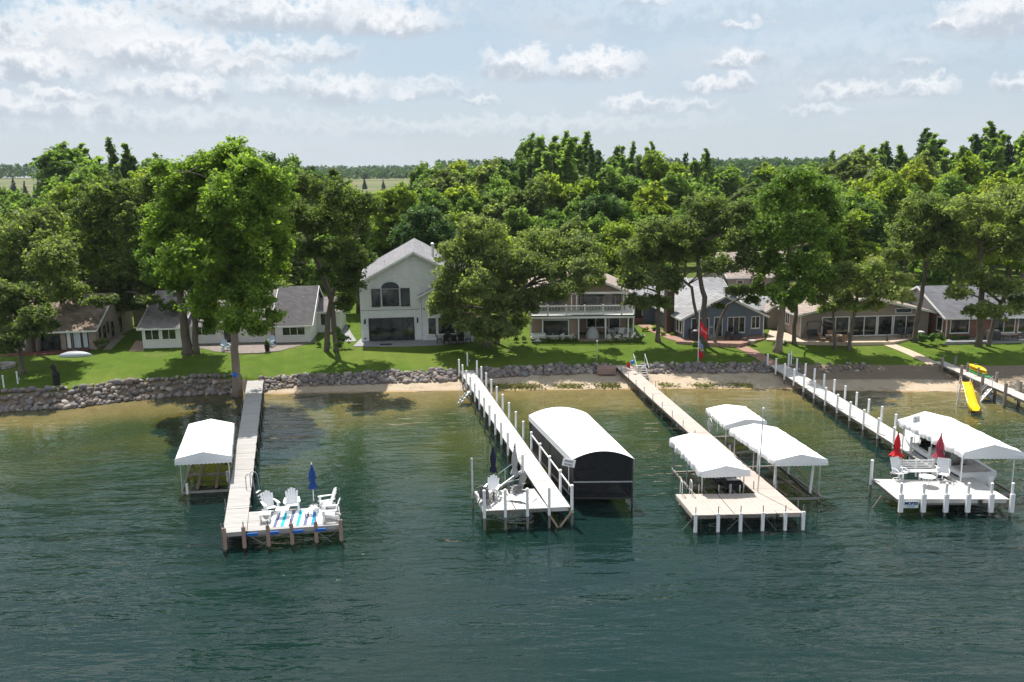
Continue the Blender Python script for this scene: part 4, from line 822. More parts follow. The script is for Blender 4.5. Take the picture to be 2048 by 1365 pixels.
boat_lift('large white canopied boat lift right of the tan dock, with white guide posts', (1549, 933), (1655, 931), (1556, 866), (1458, 869), 2.05, 0.34, 0.28, 0.03, guides=True, seed=6)
boat_lift('small white canopied boat lift nearest the shore, with a winch wheel', (1449, 860), (1533, 851), (1492, 822), (1411, 826), 1.75, 0.30, 0.22, 0.035, wheel=True, seed=8)
boat('small dark watercraft under the left canopy by the tan dock', at(1452, 962, 0.3), R(4), 2.9, 1.0, pmat('dark_hull', (0.05, 0.05, 0.055), 0.35), pmat('orange_panel', (0.45, 0.22, 0.05), 0.4), 'watercraft', 0.62)['category'] = 'watercraft'

# ================================================================== dock 4 : white posted dock
z4 = 0.85
FL, FR, NL, NR = at(1539, 731, z4), at(1571, 729, z4), at(1962, 999, z4), at(2019, 999, z4)
d4 = thing('dock', 'pale dock with many white posts and MORES sign, under the yellow slide', 'dock', (NL.x, NL.y, 0)); d4['label'] = 'long pale dock with white posts and a platform carrying bench and chairs'; deck(d4, NL, NR, FR, FL, WHITED, 0.14, 3.4)
PA, PB, PC, PD = at(1795, 999, z4), at(1961, 999, z4), at(1913, 961, z4), at(1745, 958, z4); deck(d4, PA, PB, PC, PD, WHITED, 0.14, 1.6)
for k in range(15):
    p = PC.lerp(FL, 0.02 + k / 14.2) + Vector((-.12, 0, 0)); sleeved(d4, p, z4, 0.95, 0.075)
    p = NR.lerp(FR, 0.145 + k / 16.6) + Vector((.12, 0, 0)); sleeved(d4, p, z4, 0.95, 0.075)
for x in (1799.7, 1845, 1890, 1934, 1980, 2021):
    f = (x - 1795) / (2019 - 1795); p = at(1795, 999, z4).lerp(at(2019, 999, z4), f) + Vector((0, -.09, 0)); sleeved(d4, p, z4, 0.85, 0.065)
    MB(d4.location).box((p.x, p.y - .06, z4 - .15), (0.22, 0.13, 0.95)).build('post_bumper', VINYL, d4)
p = at(1966, 965, z4) + Vector((.35, 0, 0)); MB(d4.location).box((p.x, p.y, z4 - .05), (0.24, 0.24, 0.8)).build('post_bumper', VINYL, d4)
sleeved(d4, PD + Vector((-.05, .05, 0)), z4, 1.0, .075)
for x in (1760, 1945, 2010): p = at(x, 985, z4); MB(d4.location).beam((p.x - .3, p.y, 0.0), (p.x + .1, p.y, z4 - .2), .05, .08).build('knee_brace', POSTB, d4)
def sling_chair(label, loc, rz):
    t = thing('sling_chair', label, 'chair', loc, rz, 'white patio chairs on the platform'); sl_ = pmat('sling', (0.62, 0.63, 0.64), 0.7, .04)
    s = MB(); s.grid([[(-.25, -.26, .42), (.25, -.26, .42)], [(-.25, 0, .39), (.25, 0, .39)], [(-.25, .2, .42), (.25, .2, .42)]]); s.build('seat', sl_, t)
    MB().grid([[(-.25, .2, .42), (.25, .2, .42)], [(-.25, .3, .75), (.25, .3, .75)], [(-.25, .42, 1.15), (.25, .42, 1.15)]]).build('backrest', sl_, t)
    for sx in (-1, 1):
        MB().tube([(sx * .26, -.28, .42), (sx * .26, .2, .42), (sx * .26, .43, 1.16)], .018, 6).build('frame', VINYL, t)
        MB().tube([(sx * .28, -.28, .42), (sx * .31, -.30, .60), (sx * .31, -.1, .66), (sx * .29, .24, .62)], .022, 6).build('armrest', VINYL, t)
    MB().tube([(0, 0, .1), (0, 0, .40)], .035, 8).build('pedestal', VINYL, t)
    b = MB(); b.tube([(.27 * math.cos(a), .27 * math.sin(a), .022) for a in [2 * math.pi * k / 16 for k in range(17)]], .02, 6)
    for a in (0, 1.57, 3.14, 4.71): b.tube([(.27 * math.cos(a), .27 * math.sin(a), .022), (0, 0, .13)], .018, 5)
    b.build('swivel_base', VINYL, t); return t
sling_chair('white swivel chair left of the bench, below the bright red umbrella', on(1797, 960, z4), R(18)); sling_chair('white swivel chair right of the bench, below the faded red umbrella', on(1884, 962, z4), R(-25))
bq = thing('bench', 'long white slatted bench between two white swivel chairs', 'bench', on(1836, 957, z4), R(-1)); BEN = pmat('bench_white', (0.70, 0.69, 0.67), 0.6, .06)
for i in range(4): MB().box((0, .27 + .03 * i, .52 + .12 * i), (2.0, .025, .085)).build('back_slat', BEN, bq)
for i in range(4): MB().box((0, -.20 + .13 * i, .44), (2.0, .11, .03)).build('seat_slat', BEN, bq)
for x in (-.9, 0, .9): MB().beam((x + .001, .24, 0.0), (x + .001, .40, .95), .09, .06).build('back_post', VINYL, bq); MB().box((x, -.16, .21), (.09, .07, .42)).build('leg', VINYL, bq)
for x in (-.98, .98): MB().box((x, .02, .64), (.07, .5, .035)).build('armrest', BEN, bq)
tq = thing('round_table', 'round white metal table in front of the bench', 'table', on(1853, 972, z4)); MB().lathe((0, 0, 0), [(.38, .50), (.38, .525)], 24).build('table_top', pmat('sling', (0.62, 0.63, 0.64)), tq)
for k in range(4):
    a = math.pi / 4 + k * math.pi / 2; MB().tube([(.30 * math.cos(a), .30 * math.sin(a), .5), (.16 * math.cos(a), .16 * math.sin(a), .25), (.3 * math.cos(a), .3 * math.sin(a), .015)], .018, 6).build('leg', VINYL, tq)
MB().tube([(.39 * math.cos(a), .39 * math.sin(a), .51) for a in [2 * math.pi * k / 24 for k in range(25)]], .018, 5).build('rim', VINYL, tq)
closed_umbrella('closed bright red umbrella by the left white swivel chair', at(1789, 948, z4), pmat('red_canvas', (0.52, 0.008, 0.012), 0.6, .15, 5), DARKM, 2.35, 0.17, 0.33, 1.05, lean=(.02, 0))
closed_umbrella('closed faded red umbrella by the right white swivel chair', at(1874, 950, z4), pmat('faded_red_canvas', (0.36, 0.04, 0.07), 0.7, .25, 5), DARKM, 2.3, 0.19, 0.30, 1.0, lean=(.02, 0))
# MORES name board
NAVYI = pmat('navy_ink', (0.01, 0.025, 0.12), 0.5); SBLUE = pmat('sign_face', (0.66, 0.72, 0.80), 0.5, .03)
sc_ = at(1819, 999, z4); sc_ = Vector((sc_.x, sc_.y - .20, z4 - .20)); t, q, bo_ = sign_board('name_board', 'white name board with navy lettering MORES under the platform edge', sc_, 0.74, 0.36, 0, 0, [(-.16 + .02 * 0, -.06, .10, .018), (-.02, -.06, .12, .018), (.13, -.06, .12, .018), (-.12, -.12, .16, .018), (.08, -.12, .18, .018)], SBLUE, NAVYI)
def letters(txt, parent, q, size, x, z, mat):
    cu = bpy.data.curves.new('lettering', 'FONT'); cu.body = txt; cu.size = size; cu.align_x = 'CENTER'; cu.extrude = 0.004; cu.offset = 0.008
    tmp = bpy.data.objects.new('tmp', cu); me = bpy.data.meshes.new_from_object(tmp); bpy.data.objects.remove(tmp); me.transform(Matrix.Translation((x, -0.020, z)) @ Matrix.Rotation(R(90), 4, 'X')); me.transform(q)
    o = bpy.data.objects.new('lettering', me); me.materials.append(mat); COL.objects.link(o); o.parent = parent; return o
letters('MORES', bo_, q, 0.21, 0.0, 0.0, NAVYI)
sg = at(1838, 833, 3.35)
t4, (A, B, C, D) = boat_lift('long white canopied boat lift over the white cabin boat at the right', (1926, 918), (2048, 918), (1902, 846), (1793, 851), 2.25, 0.36, 0.42, 0.05, seed=9, postmat=VINYL, bunks=True)
ctr = (A + B + C + D) / 4; dv = ((D - A) + (C - B)).normalized(); boat('white motor boat with dark stripe under the long canopy', (ctr.x + dv.x * 1.5, ctr.y + dv.y * 1.5, 0.22), math.atan2(-dv.x, dv.y), 7.2, 2.3, WHITEP, high=1.05)
pp = at(1826, 905, z4); sign_board('sign', 'small grey sign on a pole beside the long canopy', Vector((pp.x + .05, pp.y, z4 + 2.0)), 0.42, 0.42, R(8), 0, [(-.06, .06, .16, .02), (-.06, .06, .03, .12), (.1, .03, .02, .10)], pmat('sign_grey', (0.42, 0.44, 0.45), 0.5), INK, pole_to=z4)

# ================================================================== dock 5 : grey dock at the right with slide
z5 = 0.95
FL, FR = at(1862, 722, z5), at(1885, 721, z5); q1, q2 = at(2048, 801, z5), at(2048, 790.5, z5)
NLx = FL + (q1 - FL) * 1.6; NRx = FR + (q2 - FR) * ((NLx - FL).length / (q2 - FR).length) if False else NLx + (FR - FL)
d5 = thing('dock', 'grey plank dock at the right edge with dark square posts', 'dock', (NLx.x, NLx.y, 0)); deck(d5, NLx, NRx, FR, FL, GREYD, 0.15, 3.0)
nk = 7
for k in range(nk):
    for a, b, s in ((NLx, FL, -1), (NRx, FR, 1)):
        p = a.lerp(b, (k + .3 + (0.1 if s > 0 else 0)) / nk) + Vector((.13 * s, 0, 0)); zt = max(z5, zgf(p.x, p.y)) + .75; MB(d5.location).box((p.x, p.y, (bedz(p) + zt) / 2), (0.17, 0.17, zt - bedz(p))).build('post', OLDPOST, d5)
# kayaks on a rack beside the dock
YEL = pmat('yellow_plastic', (0.80, 0.50, 0.003), 0.35, .05, 2); GRN = pmat('green_plastic', (0.02, 0.33, 0.10), 0.35, .05)
kp = at(1944, 741, 1.25) + Vector((.35, 0, 0)); dd = (FL - NLx).normalized(); kz = math.atan2(-dd.x, dd.y)
def kayak(name, label, loc, rz, L_, w_, h_, mat, flip=False, cat='kayak'):
    t = thing(name, label, cat, loc, rz); rows = []
    for i in range(13):
        v = i / 12; y = -L_ / 2 + L_ * v; e = max(.03, (1 - abs(2 * v - 1) ** 2.6)); b = w_ / 2 * e; hh = h_ * (0.55 + .45 * e); lift = h_ * .45 * abs(2 * v - 1) ** 2
        ring = []
        for j in range(12):
            a = 2 * math.pi * j / 12; x = b * math.cos(a); z = hh / 2 * math.sin(a) * (1.0 if math.sin(a) < 0 else .8) + hh / 2 + lift
            ring.append((x, y, (h_ * 1.4 - z) if flip else z))
        rows.append(ring if not flip else ring[::-1])
    MB().grid(rows, closed=True).build('hull', mat, t, smooth=True)
    sgn = -1 if flip else 1
    c = MB(); c.tube([(.30 * w_ * math.cos(a), L_ * .12 * math.sin(a), (h_ * .93 if not flip else h_ * .45)) for a in [2 * math.pi * k / 18 for k in range(19)]], .025, 5); c.build('cockpit_rim', DARKM if not flip else mat, t)
    for y in (-L_ * .4, L_ * .4): MB().tube([(-.05, y, h_ * (1.0 if not flip else .42)), (0, y, h_ * (1.12 if not flip else .36)), (.05, y, h_ * (1.0 if not flip else .42))], .012, 5).build('grab_handle', DARKM, t)
    return t
kl = kp
kayak('paddle_board', 'green paddle board under the yellow kayaks on the grey dock', (kl.x + .15, kl.y - .25, z5 + .03), kz, 3.1, 0.75, 0.12, GRN, cat='paddle board')
kayak('kayak', 'lower yellow kayak resting on the green board', (kl.x + .15, kl.y, z5 + .15), kz, 2.6, 0.62, 0.24, YEL); kayak('kayak', 'upper yellow kayak turned over on top of the other', (kl.x + .12, kl.y + .05, z5 + .30), kz, 2.55, 0.66, 0.26, YEL, flip=True)
for s in (-.8, .8):
    p = kl + dd * s; MB(d5.location).beam((p.x - .55, p.y, z5 - .02), (p.x + .55, p.y, z5 - .02), .08, .07).build('rack_arm', OLDPOST, d5)
    MB(d5.location).box((p.x - .28, p.y, z5 + .35), (.12, .12, .75)).build('rack_post', OLDPOST, d5)
# water slide
B0 = at(1921, 812, -0.05); E0 = at(1951, 822, 0.25); sl_t = thing('water_slide', 'yellow water slide with aluminium ladder standing in the shallows', 'slide', B0); o_ = sl_t.location
T0 = B0 + Vector((0.62, 0.75, 1.62)); path = []
for k in range(13):
    f = k / 12; p = T0.lerp(E0, f); p.z = T0.z + (E0.z - T0.z) * (f ** 0.9) + 0.16 * math.sin(f * 2 * math.pi) * .8 - (0.10 * math.sin(min(1, f * 1.1) * math.pi)); path.append(p)
hd = (E0 - T0); hd.z = 0; hd.normalize(); sd = Vector((hd.y, -hd.x, 0)); rows = []
for p in path: rows.append([p + sd * x + Vector((0, 0, z)) for x, z in ((-.33, .20), (-.29, .22), (-.24, .03), (0, 0), (.24, .03), (.29, .22), (.33, .20), (.30, -.05), (0, -.06), (-.30, -.05))])
MB(o_).grid(rows, closed=True).build('chute', YEL, sl_t, smooth=False)
lw = sd * 0.30
for s in (-1, 1):
    MB(o_).beam(B0 + lw * s, T0 + lw * s, .04, .10).build('ladder_rail', ALU, sl_t)
    MB(o_).tube([B0 + lw * s * 1.2 + Vector((0, 0, .75)), T0 + lw * s * 1.2 + Vector((-.05, -.05, .45)), T0 + lw * s * 1.2 + hd * .35 + Vector((0, 0, .42)), T0 + lw * s * 1.2 + hd * .4 + Vector((0, 0, .1))], .02, 6).build('handrail', ALU, sl_t)
    p = T0 + lw * s; MB(o_).tube([p, Vector((p.x + .1, p.y + .25, zgf(p.x, p.y) - .1))], .025, 6).build('leg', ALU, sl_t)
    p = path[9] + sd * .2 * s; MB(o_).tube([p - Vector((0, 0, .03)), Vector((p.x, p.y, zgf(p.x, p.y) - .1))], .025, 6).build('leg', DARKM, sl_t)
for k in range(7): c = B0.lerp(T0, (k + .5) / 7); MB(o_).beam(c - lw, c + lw, .13, .03).build('step', ALU, sl_t)
stairs('dock_stairs', 'aluminium stairs from the grey dock into the water beside the yellow slide', at(1984, 776, z5 - .1), at(1962, 799, 0.05), Vector((0.55, 0.95, 0)), 4, ALU, ALU, .8)
# hydrant-like standpipes and marker posts on shore
def standpipe(label, px, py, h, tap=1):
    p = onground(px, py); t = thing('water_standpipe', label, 'standpipe', p); MB().tube([(0, 0, -.2), (0, 0, h)], .06, 10).build('pipe', VINYL, t); MB().lathe((0, 0, h), [(.075, 0), (.075, .04), (.04, .07)], 10).build('cap', VINYL, t)
    if tap: MB().tube([(0, -.04, h * .45), (.18, -.06, h * .5), (.2, -.06, h * .35)], .03, 6).build('tap', ALU, t)
standpipe('white standpipe with a tap on the lawn behind the pale dock', 935, 732, 1.1); standpipe('white standpipe with a tap in shade left of the carved statue', 36, 768, 0.95); standpipe('white post at the far left edge by the boulders', 8, 776, 0.95, 0)
lp = onground(1194, 722); t = thing('lamp_post', 'slim pale lamp post on the sunny lawn', 'lamp post', lp); MB().tube([(0, 0, -.2), (0, 0, 1.75)], .03, 8).build('post', ALU, t); MB().lathe((0, 0, 1.72), [(.05, 0), (.09, .02), (.07, .14), (.02, .18)], 10).build('lamp_head', WHITEP, t)
standpipe('white standpipe with a tap at the shore end of the long white posted dock', 1582, 727, 1.0)
# flag pole with flags
fp = onground(1396, 722); RED = pmat('red_flag', (0.55, 0.01, 0.02), 0.7, .2, 4)
t = thing('flagpole', 'white flagpole with red and blue flags on the lawn', 'flagpole', fp); MB().tube([(0, 0, -.3), (0, 0, 4.3)], .04, 8).build('pole', VINYL, t); MB().lathe((0, 0, 4.28), [(.03, 0), (.06, .05), (.03, .1)], 8).build('finial', VINYL, t)
def flag(zt, w_, h_, mat, droop, name='flag', marks=None):
    rows = []
    for i in range(11):
        f = i / 10; x = w_ * f * (1 - droop * .45); rows.append([(x + .03 + .05 * math.sin(f * 7 + j * .8), .10 * math.sin(f * 9 + j * .5), zt - h_ * j / 6 - droop * h_ * f * 1.05) for j in range(7)])
    b = MB().grid(rows); fo_ = b.build(name, mat, t, smooth=True)
    if marks:
        k_ = MB()
        for i in range(2, 9):
            for j in ((2, 3) if i % 2 else (2,)):
                a, b2, c2, d2_ = (Vector(rows[i][j]), Vector(rows[i][j + 1]), Vector(rows[i + 1][j + 1]), Vector(rows[i + 1][j])); off = Vector((0, -.012, 0)); m1 = (a + b2 + c2 + d2_) / 4; k_.add([m1 + (p_ - m1) * .55 + off for p_ in (a, b2, c2, d2_)], [(0, 1, 2, 3)])
        k_.build('flag_mark', marks, fo_)
flag(3.55, 1.1, 1.0, RED, .75, marks=WHITEP); flag(2.0, .55, .7, pmat('blue_flag', (0.25, 0.30, 0.5), 0.7, .3, 6), .8); flag(1.15, .5, .7, RED, .6)

# ================================================================== houses
TRIM = pmat('white_trim', (0.78, 0.78, 0.77), 0.5, .04); BLK = pmat('black_frame', (0.012, 0.012, 0.013), 0.4); GLASS = glassmat()
def gable(t, x0, x1, y0, y1, h, rise, axis, wall, roofm, over=0.4, end=0.35, z0=0.0, trim=TRIM, ridge=None, gmat=None):
    """block with walls and a two-slope roof; axis = direction of the ridge"""
    th = 0.12
    if axis == 'y':
        xm = ridge if ridge is not None else (x0 + x1) / 2
        MB().prism([(x0, y0, z0), (x1, y0, z0), (x1, y0, h), (xm, y0, h + rise), (x0, y0, h)], (0, y1 - y0, 0)).build('wall', wall, t)
        r = MB()
        for xe, s in ((x0, -1), (x1, 1)):
            k = rise / abs(xm - xe); xo = xe + s * over; zo = h - over * k; a0, a1 = y0 - end, y1 + end; e = 0.0
            r.hexa([(xo, a0, zo), (xm, a0, h + rise), (xm, a1, h + rise), (xo, a1, zo), (xo, a0, zo + th), (xm, a0, h + rise + th), (xm, a1, h + rise + th), (xo, a1, zo + th)] if s < 0 else [(xm, a0, h + rise), (xo, a0, zo), (xo, a1, zo), (xm, a1, h + rise), (xm, a0, h + rise + th), (xo, a0, zo + th), (xo, a1, zo + th), (xm, a1, h + rise + th)])
            f = MB(); f.beam((xo, a0 - .02, zo + .02), (xm, a0 - .02, h + rise + .02), .04, .20); f.build('fascia', trim, t); MB().beam((xo + s * .02, a0, zo + .02), (xo + s * .02, a1, zo + .02), .04, .16).build('gutter', trim, t)
        r.build('roof', roofm, t)
    else:
        ym = ridge if ridge is not None else (y0 + y1) / 2
        MB().prism([(x0, y0, z0), (x0, y0, h), (x0, ym, h + rise), (x0, y1, h), (x0, y1, z0)], (x1 - x0, 0, 0)).build('wall', wall, t)
        r = MB()
        for ye, s in ((y0, -1), (y1, 1)):
            k = rise / abs(ym - ye); yo = ye + s * over; zo = h - over * k; a0, a1 = x0 - end, x1 + end
            q = [(a0, yo, zo), (a1, yo, zo), (a1, ym, h + rise), (a0, ym, h + rise)]; q = q if s < 0 else q[::-1]
            r.hexa(q + [(p[0], p[1], p[2] + th) for p in q])
            MB().beam((a0, yo + s * .02, zo + .03), (a1, yo + s * .02, zo + .03), .05, .15).build('gutter', trim, t)
            for xe, s2 in ((a0, -1), (a1, 1)): MB().beam((xe + s2 * .02, yo, zo + .03), (xe + s2 * .02, ym, h + rise + .03), .04, .18).build('fascia', trim, t)
        r.build('roof', roofm, t)
        if gmat:
            for xe, s2 in ((x0, -1), (x1, 1)): MB().prism([(xe + s2 * .012, y0, h), (xe + s2 * .012, ym, h + rise), (xe + s2 * .012, y1, h)], (s2 * .02, 0, 0)).build('gable_panel', gmat, t)
def flat(t, name, x0, x1, y0, y1, z0, z1, m): return MB().span(x0, x1, y0, y1, z0, z1).build(name, m, t)
def win(t, x, z, w, h, y=0.0, n=1, frame=TRIM, side=None, fw=0.07, rows=1, name='window', arch=0.0, pane=GLASS, sill=True):
    """window in the front wall (plane y) with lower-left corner x,z ; side='l'/'r' puts it in a wall x=y and x runs along local y"""
    def T(a, b, c):                                        # a along wall, b outward, c up
        if side == 'l': return (y - b, a, c)
        if side == 'r': return (y + b, a, c)
        return (a, y - b, c)
    def bar(a0, a1, c0, c1, b0, b1, mb):
        P = [T(a0, b0, c0), T(a1, b0, c0), T(a1, b1, c0), T(a0, b1, c0), T(a0, b0, c1), T(a1, b0, c1), T(a1, b1, c1), T(a0, b1, c1)]; mb.hexa(P)
    f = MB()
    if arch: 
        pts = [T(x, .03, z), T(x + w, .03, z)]; na = 10; arc = [(x + w / 2 + w / 2 * math.cos(math.pi * k / na), z + arch * math.sin(math.pi * k / na)) for k in range(na + 1)]
        out = [(x + w / 2 + (w / 2 + fw) * math.cos(math.pi * k / na), z + (arch + fw) * math.sin(math.pi * k / na)) for k in range(na + 1)]
        for (a, b), (c, d) in zip(zip(arc, arc[1:]), zip(out, out[1:])): f.hexa([T(a[0], .005, a[1]), T(b[0], .005, b[1]), T(d[0], .005, d[1]), T(c[0], .005, c[1]), T(a[0], .07, a[1]), T(b[0], .07, b[1]), T(d[0], .07, d[1]), T(c[0], .07, c[1])])
        bar(x - fw, x + w + fw, z - fw, z, .005, .07, f); o = f.build(name, frame, t)
        p = MB(); p.prism([T(a, .012, c) for a, c in arc], Vector(T(0, .02, 0)) - Vector(T(0, 0, 0))); p.build('pane', pane, o); return o
    bar(x - fw, x + w + fw, z - fw, z, .005, .07, f); bar(x - fw, x + w + fw, z + h, z + h + fw, .005, .07, f); bar(x - fw, x, z, z + h, .005, .068, f); bar(x + w, x + w + fw, z, z + h, .005, .068, f)
    for k in range(1, n): bar(x + w * k / n - fw * .4, x + w * k / n + fw * .4, z, z + h, .005, .062, f)
    for k in range(1, rows): bar(x, x + w, z + h * k / rows - fw * .4, z + h * k / rows + fw * .4, .005, .060, f)
    o = f.build(name, frame, t)
    for k in range(n): p = MB(); bar(x + w * k / n + (fw * .4 if k else 0), x + w * (k + 1) / n - (fw * .4 if k < n - 1 else 0), z, z + h, .004, .03, p); p.build('pane', pane, o)
    if sill and name == 'window': s = MB(); bar(x - fw * 1.4, x + w + fw * 1.4, z - fw - .04, z - fw, .003, .10, s); s.build('sill', frame, o)
    return o
def corner_boards(t, xs, y, z1, mat=TRIM, w=.1):
    for x in xs: flat(t, 'corner_board', x - w / 2, x + w / 2, y - .025, y - .002, 0, z1, mat)
GZ = 1.7
SHG = shingle('roof_grey', (0.23, 0.225, 0.24)); SHD = shingle('roof_dark', (0.105, 0.10, 0.105)); SHL = shingle('roof_light', (0.29, 0.29, 0.30)); SHT = shingle('roof_tan', (0.33, 0.27, 0.235)); SHK = shingle('roof_shakes', (0.25, 0.19, 0.15), 5.0, .35); SHB = shingle('roof_bluegrey', (0.15, 0.152, 0.17)); SHM = shingle('roof_taupe', (0.23, 0.205, 0.20))
WSID = pmat('white_siding', (0.82, 0.81, 0.78), 0.6, .03, 2, .15, bands=7.0, band_d=.18); WBRK = brickmat('white_brick', (0.84, 0.84, 0.85), (0.80, 0.80, 0.81), (0.66, 0.67, 0.68), .40, .13, .012); TSID = pmat('tan_siding', (0.30, 0.225, 0.175), 0.7, .05, 2, .15, bands=7.0, band_d=.2); BSID = pmat('blue_siding', (0.155, 0.19, 0.25), 0.65, .05, 2, .15, bands=7, band_d=.2)
GSID = pmat('greige_siding', (0.33, 0.28, 0.245), 0.7, .05, 2, .15, bands=7, band_d=.2); BRICK = brickmat('red_brick', (0.33, 0.13, 0.085), (0.26, 0.10, 0.07), (0.32, 0.27, 0.23)); STONEW = brickmat('field_stone', (0.42, 0.32, 0.27), (0.28, 0.22, 0.19), (0.36, 0.32, 0.29), .34, .22, .03); DBR = pmat('dark_brown_siding', (0.05, 0.035, 0.03), .7, .15, 2, .2, bands=6)

# ---- house: stone cottage, far left
t = thing('house', 'stone cottage with wood shake roof at the far left', 'house', (-46.8, 76.8, GZ), R(8))
gable(t, 0, 8.1, 0, 11.6, 2.0, 2.45, 'x', STONEW, SHK, .45, .25, -.4)
win(t, 3.0, 0.05, 1.9, 1.75, n=2, frame=BLK, name='door'); win(t, 5.55, 0.25, .34, 1.55, frame=BLK, pane=TRIM, name='door'); win(t, 6.15, .25, .62, 1.55, frame=BLK, pane=pmat('pale_curtain', (.5, .55, .57), .6), name='door'); win(t, 6.95, .25, .42, 1.55, frame=BLK, pane=pmat('pale_curtain', (.5, .55, .57)), name='door'); win(t, 0.7, .4, 1.2, 1.2, n=2)
for yy in (2.2, 4.6, 7.2): win(t, yy, .5, .5, 1.3, 8.1, side='r', frame=BLK)
for yy in (1.0, 3.4): win(t, yy, 1.0, .25, 1.0, 8.1, side='r', frame=BLK, sill=False)
flat(t, 'porch_deck', -.5, 7.6, -1.7, -.02, -.35, .12, pmat('red_deck', (.16, .065, .05), .8, .25, 2)); flat(t, 'porch_step', 2, 7.5, -2.2, -1.72, -.4, -.1, pmat('red_deck', (.16, .065, .05)))
# ---- house: long white cottage
t = thing('house', 'long white cottage with speckled shade on its roof, behind the tall twin trunks', 'house', (-34.55, 78.15, GZ), R(4.5)); h1 = t
gable(t, 0, 3.6, 0, 12.2, 2.0, 2.55, 'x', WSID, SHM, .4, .3, -.4); gable(t, 3.62, 12.0, 1.5, 10.7, 1.95, 2.45, 'x', WSID, SHM, .4, .05, -.4); gable(t, 12.02, 15.3, 0.9, 11.1, 1.85, 2.85, 'x', WSID, SHD, .45, .35, -.4); gable(t, 15.32, 17.6, 6.0, 11, 2.2, 1.0, 'x', WSID, SHM, .3, .2, -.4)
win(t, .30, .85, 1.22, 1.0, n=2); win(t, 1.85, .85, 1.2, 1.0, n=2)
win(t, 4.4, .9, 1.9, .95, 1.5, n=3); win(t, 7.1, .1, 1.3, 1.75, 1.5, n=2, name='door'); win(t, 9.4, .8, 1.8, 1.0, 1.5, n=2); win(t, 12.75, .75, 2.05, 1.0, .9, n=3); win(t, 15.75, .9, .5, .9, 6.0, frame=BLK)
flat(t, 'brick_pier', 11.55, 12.05, 1.2, 1.7, -.3, 1.9, STONEW); corner_boards(t, (.05, 3.55), 0, 1.95); corner_boards(t, (12.08, 15.25), .9, 1.8)
# ---- house: white two-storey
t = thing('house', 'white two-storey house with arched upper window and black sliding doors', 'house', (-14.4, 80.0, GZ), R(6)); h2 = t
gable(t, 0, 10.4, 0, 17, 5.65, 2.8, 'y', WBRK, SHG, .42, .45, -.4)
gable(t, 5.85, 10.2, -.45, 4, 4.4, 1.15, 'y', WBRK, SHB, .35, .3, -.4)
win(t, .82, .06, 4.15, 2.1, n=4, frame=BLK, fw=.09, name='sliding_door'); win(t, 1.15, 3.42, .78, 1.6, frame=BLK, fw=.035); win(t, 3.9, 3.42, .78, 1.6, frame=BLK, fw=.05); win(t, 2.14, 3.45, 1.54, 1.50, frame=BLK, fw=.035); win(t, 2.12, 5.12, 1.58, 0, arch=.52, frame=BLK, fw=.05)
win(t, 6.4, .62, .72, 1.55, -.45, frame=TRIM); win(t, 7.35, .62, 1.55, 1.55, -.45, frame=TRIM); win(t, 9.1, .62, .72, 1.55, -.45); win(t, 7.2, 3.0, 1.7, 1.1, -.45, n=2)
flat(t, 'trim_band', 0.02, 5.82, -.035, -.003, 2.98, 3.03, pmat('band_grey', (.3, .3, .31), .6)); 
for x in (.4, 5.38):
    l = MB(); l.span(x - .07, x + .07, -.14, -.02, 1.72, 2.12); l.lathe((x, -.08, 2.12), [(.09, 0), (.03, .09)], 8); l.build('wall_lantern', BLK, t)
for yy in (1.0, 4.5, 9): win(t, yy, 3.3, .8, 1.3, 0, side='l', frame=BLK, fw=.05); win(t, yy, .5, .7, 1.5, 0, side='l', frame=BLK, fw=.05)
MB().tube([(7.1, 5.0, 7.2), (7.1, 5.0, 8.75)], .13, 10).lathe((7.1, 5, 8.7), [(.2, 0), (.2, .16), (.08, .24)], 10).build('flue_pipe', ALU, t); MB().tube([(8.6, 6.0, 6.2), (8.6, 6.0, 7.4)], .06, 8).build('vent_pipe', TRIM, t); MB().tube([(2.2, 6, 6.7), (2.2, 6, 7.25)], .06, 8).build('vent_pipe', TRIM, t)
MB().span(.25, .45, -.12, -.01, .25, .4).build('hose_bib', GREYP, t); MB().tube([(5.72, -.06, 0), (5.72, -.06, 5.3)], .05, 6).build('downspout', TRIM, t)
MB().beam((.2, -.06, 4.8), (.42, -.16, 4.75), .07, .08).build('flood_lamp', TRIM, t)
# ---- house: tan with balcony
t = thing('house', 'tan two-level house with white balcony railing and covered porch', 'house', (1.75, 80.25, GZ), R(-1)); h3 = t
flat(t, 'wall', 0, 4.55, 0, 8, -.4, 2.0, TSID); flat(t, 'rear_wall', 4.57, 9.6, 3.2, 8, -.4, 2.0, TSID)
flat(t, 'balcony_floor', -.1, 9.95, -.45, 8, 2.02, 2.32, TRIM); flat(t, 'balcony_edge', -.12, 9.97, -.47, -.455, 2.24, 2.36, pmat('edge_dark', (.06, .06, .06), .6))
gable(t, .3, 9.4, 2.5, 12, 4.25, 1.95, 'y', TSID, SHT, .5, .9, 2.33)
for x in (.06, 1.2, 4.63, 7.2, 9.35, 9.85): MB().span(x - .06, x + .06, -.40, -.28, -.05, 2.0).build('porch_post', TRIM, t)
win(t, 1.25, .35, 2.4, 1.45, n=1); win(t, 5.7, .55, 1.7, 1.3, 3.2, n=2); win(t, 7.9, .2, 1.0, 1.7, 3.2, name='door')
for (x0, w_) in ((1.2, 2.2), (4.9, 4.0)): win(t, x0, 2.42, w_, 1.55, 2.5, n=3, frame=BLK, fw=.05, name='glass_wall')
for x in (.35, 1.1, 4.1, 4.6, 9.2): MB().span(x - .06, x + .06, 2.30, 2.42, 2.34, 4.2).build('upper_post', TRIM, t)
flat(t, 'eave_board', .1, 9.6, 1.75, 1.85, 4.05, 4.25, TRIM)
rail = MB()
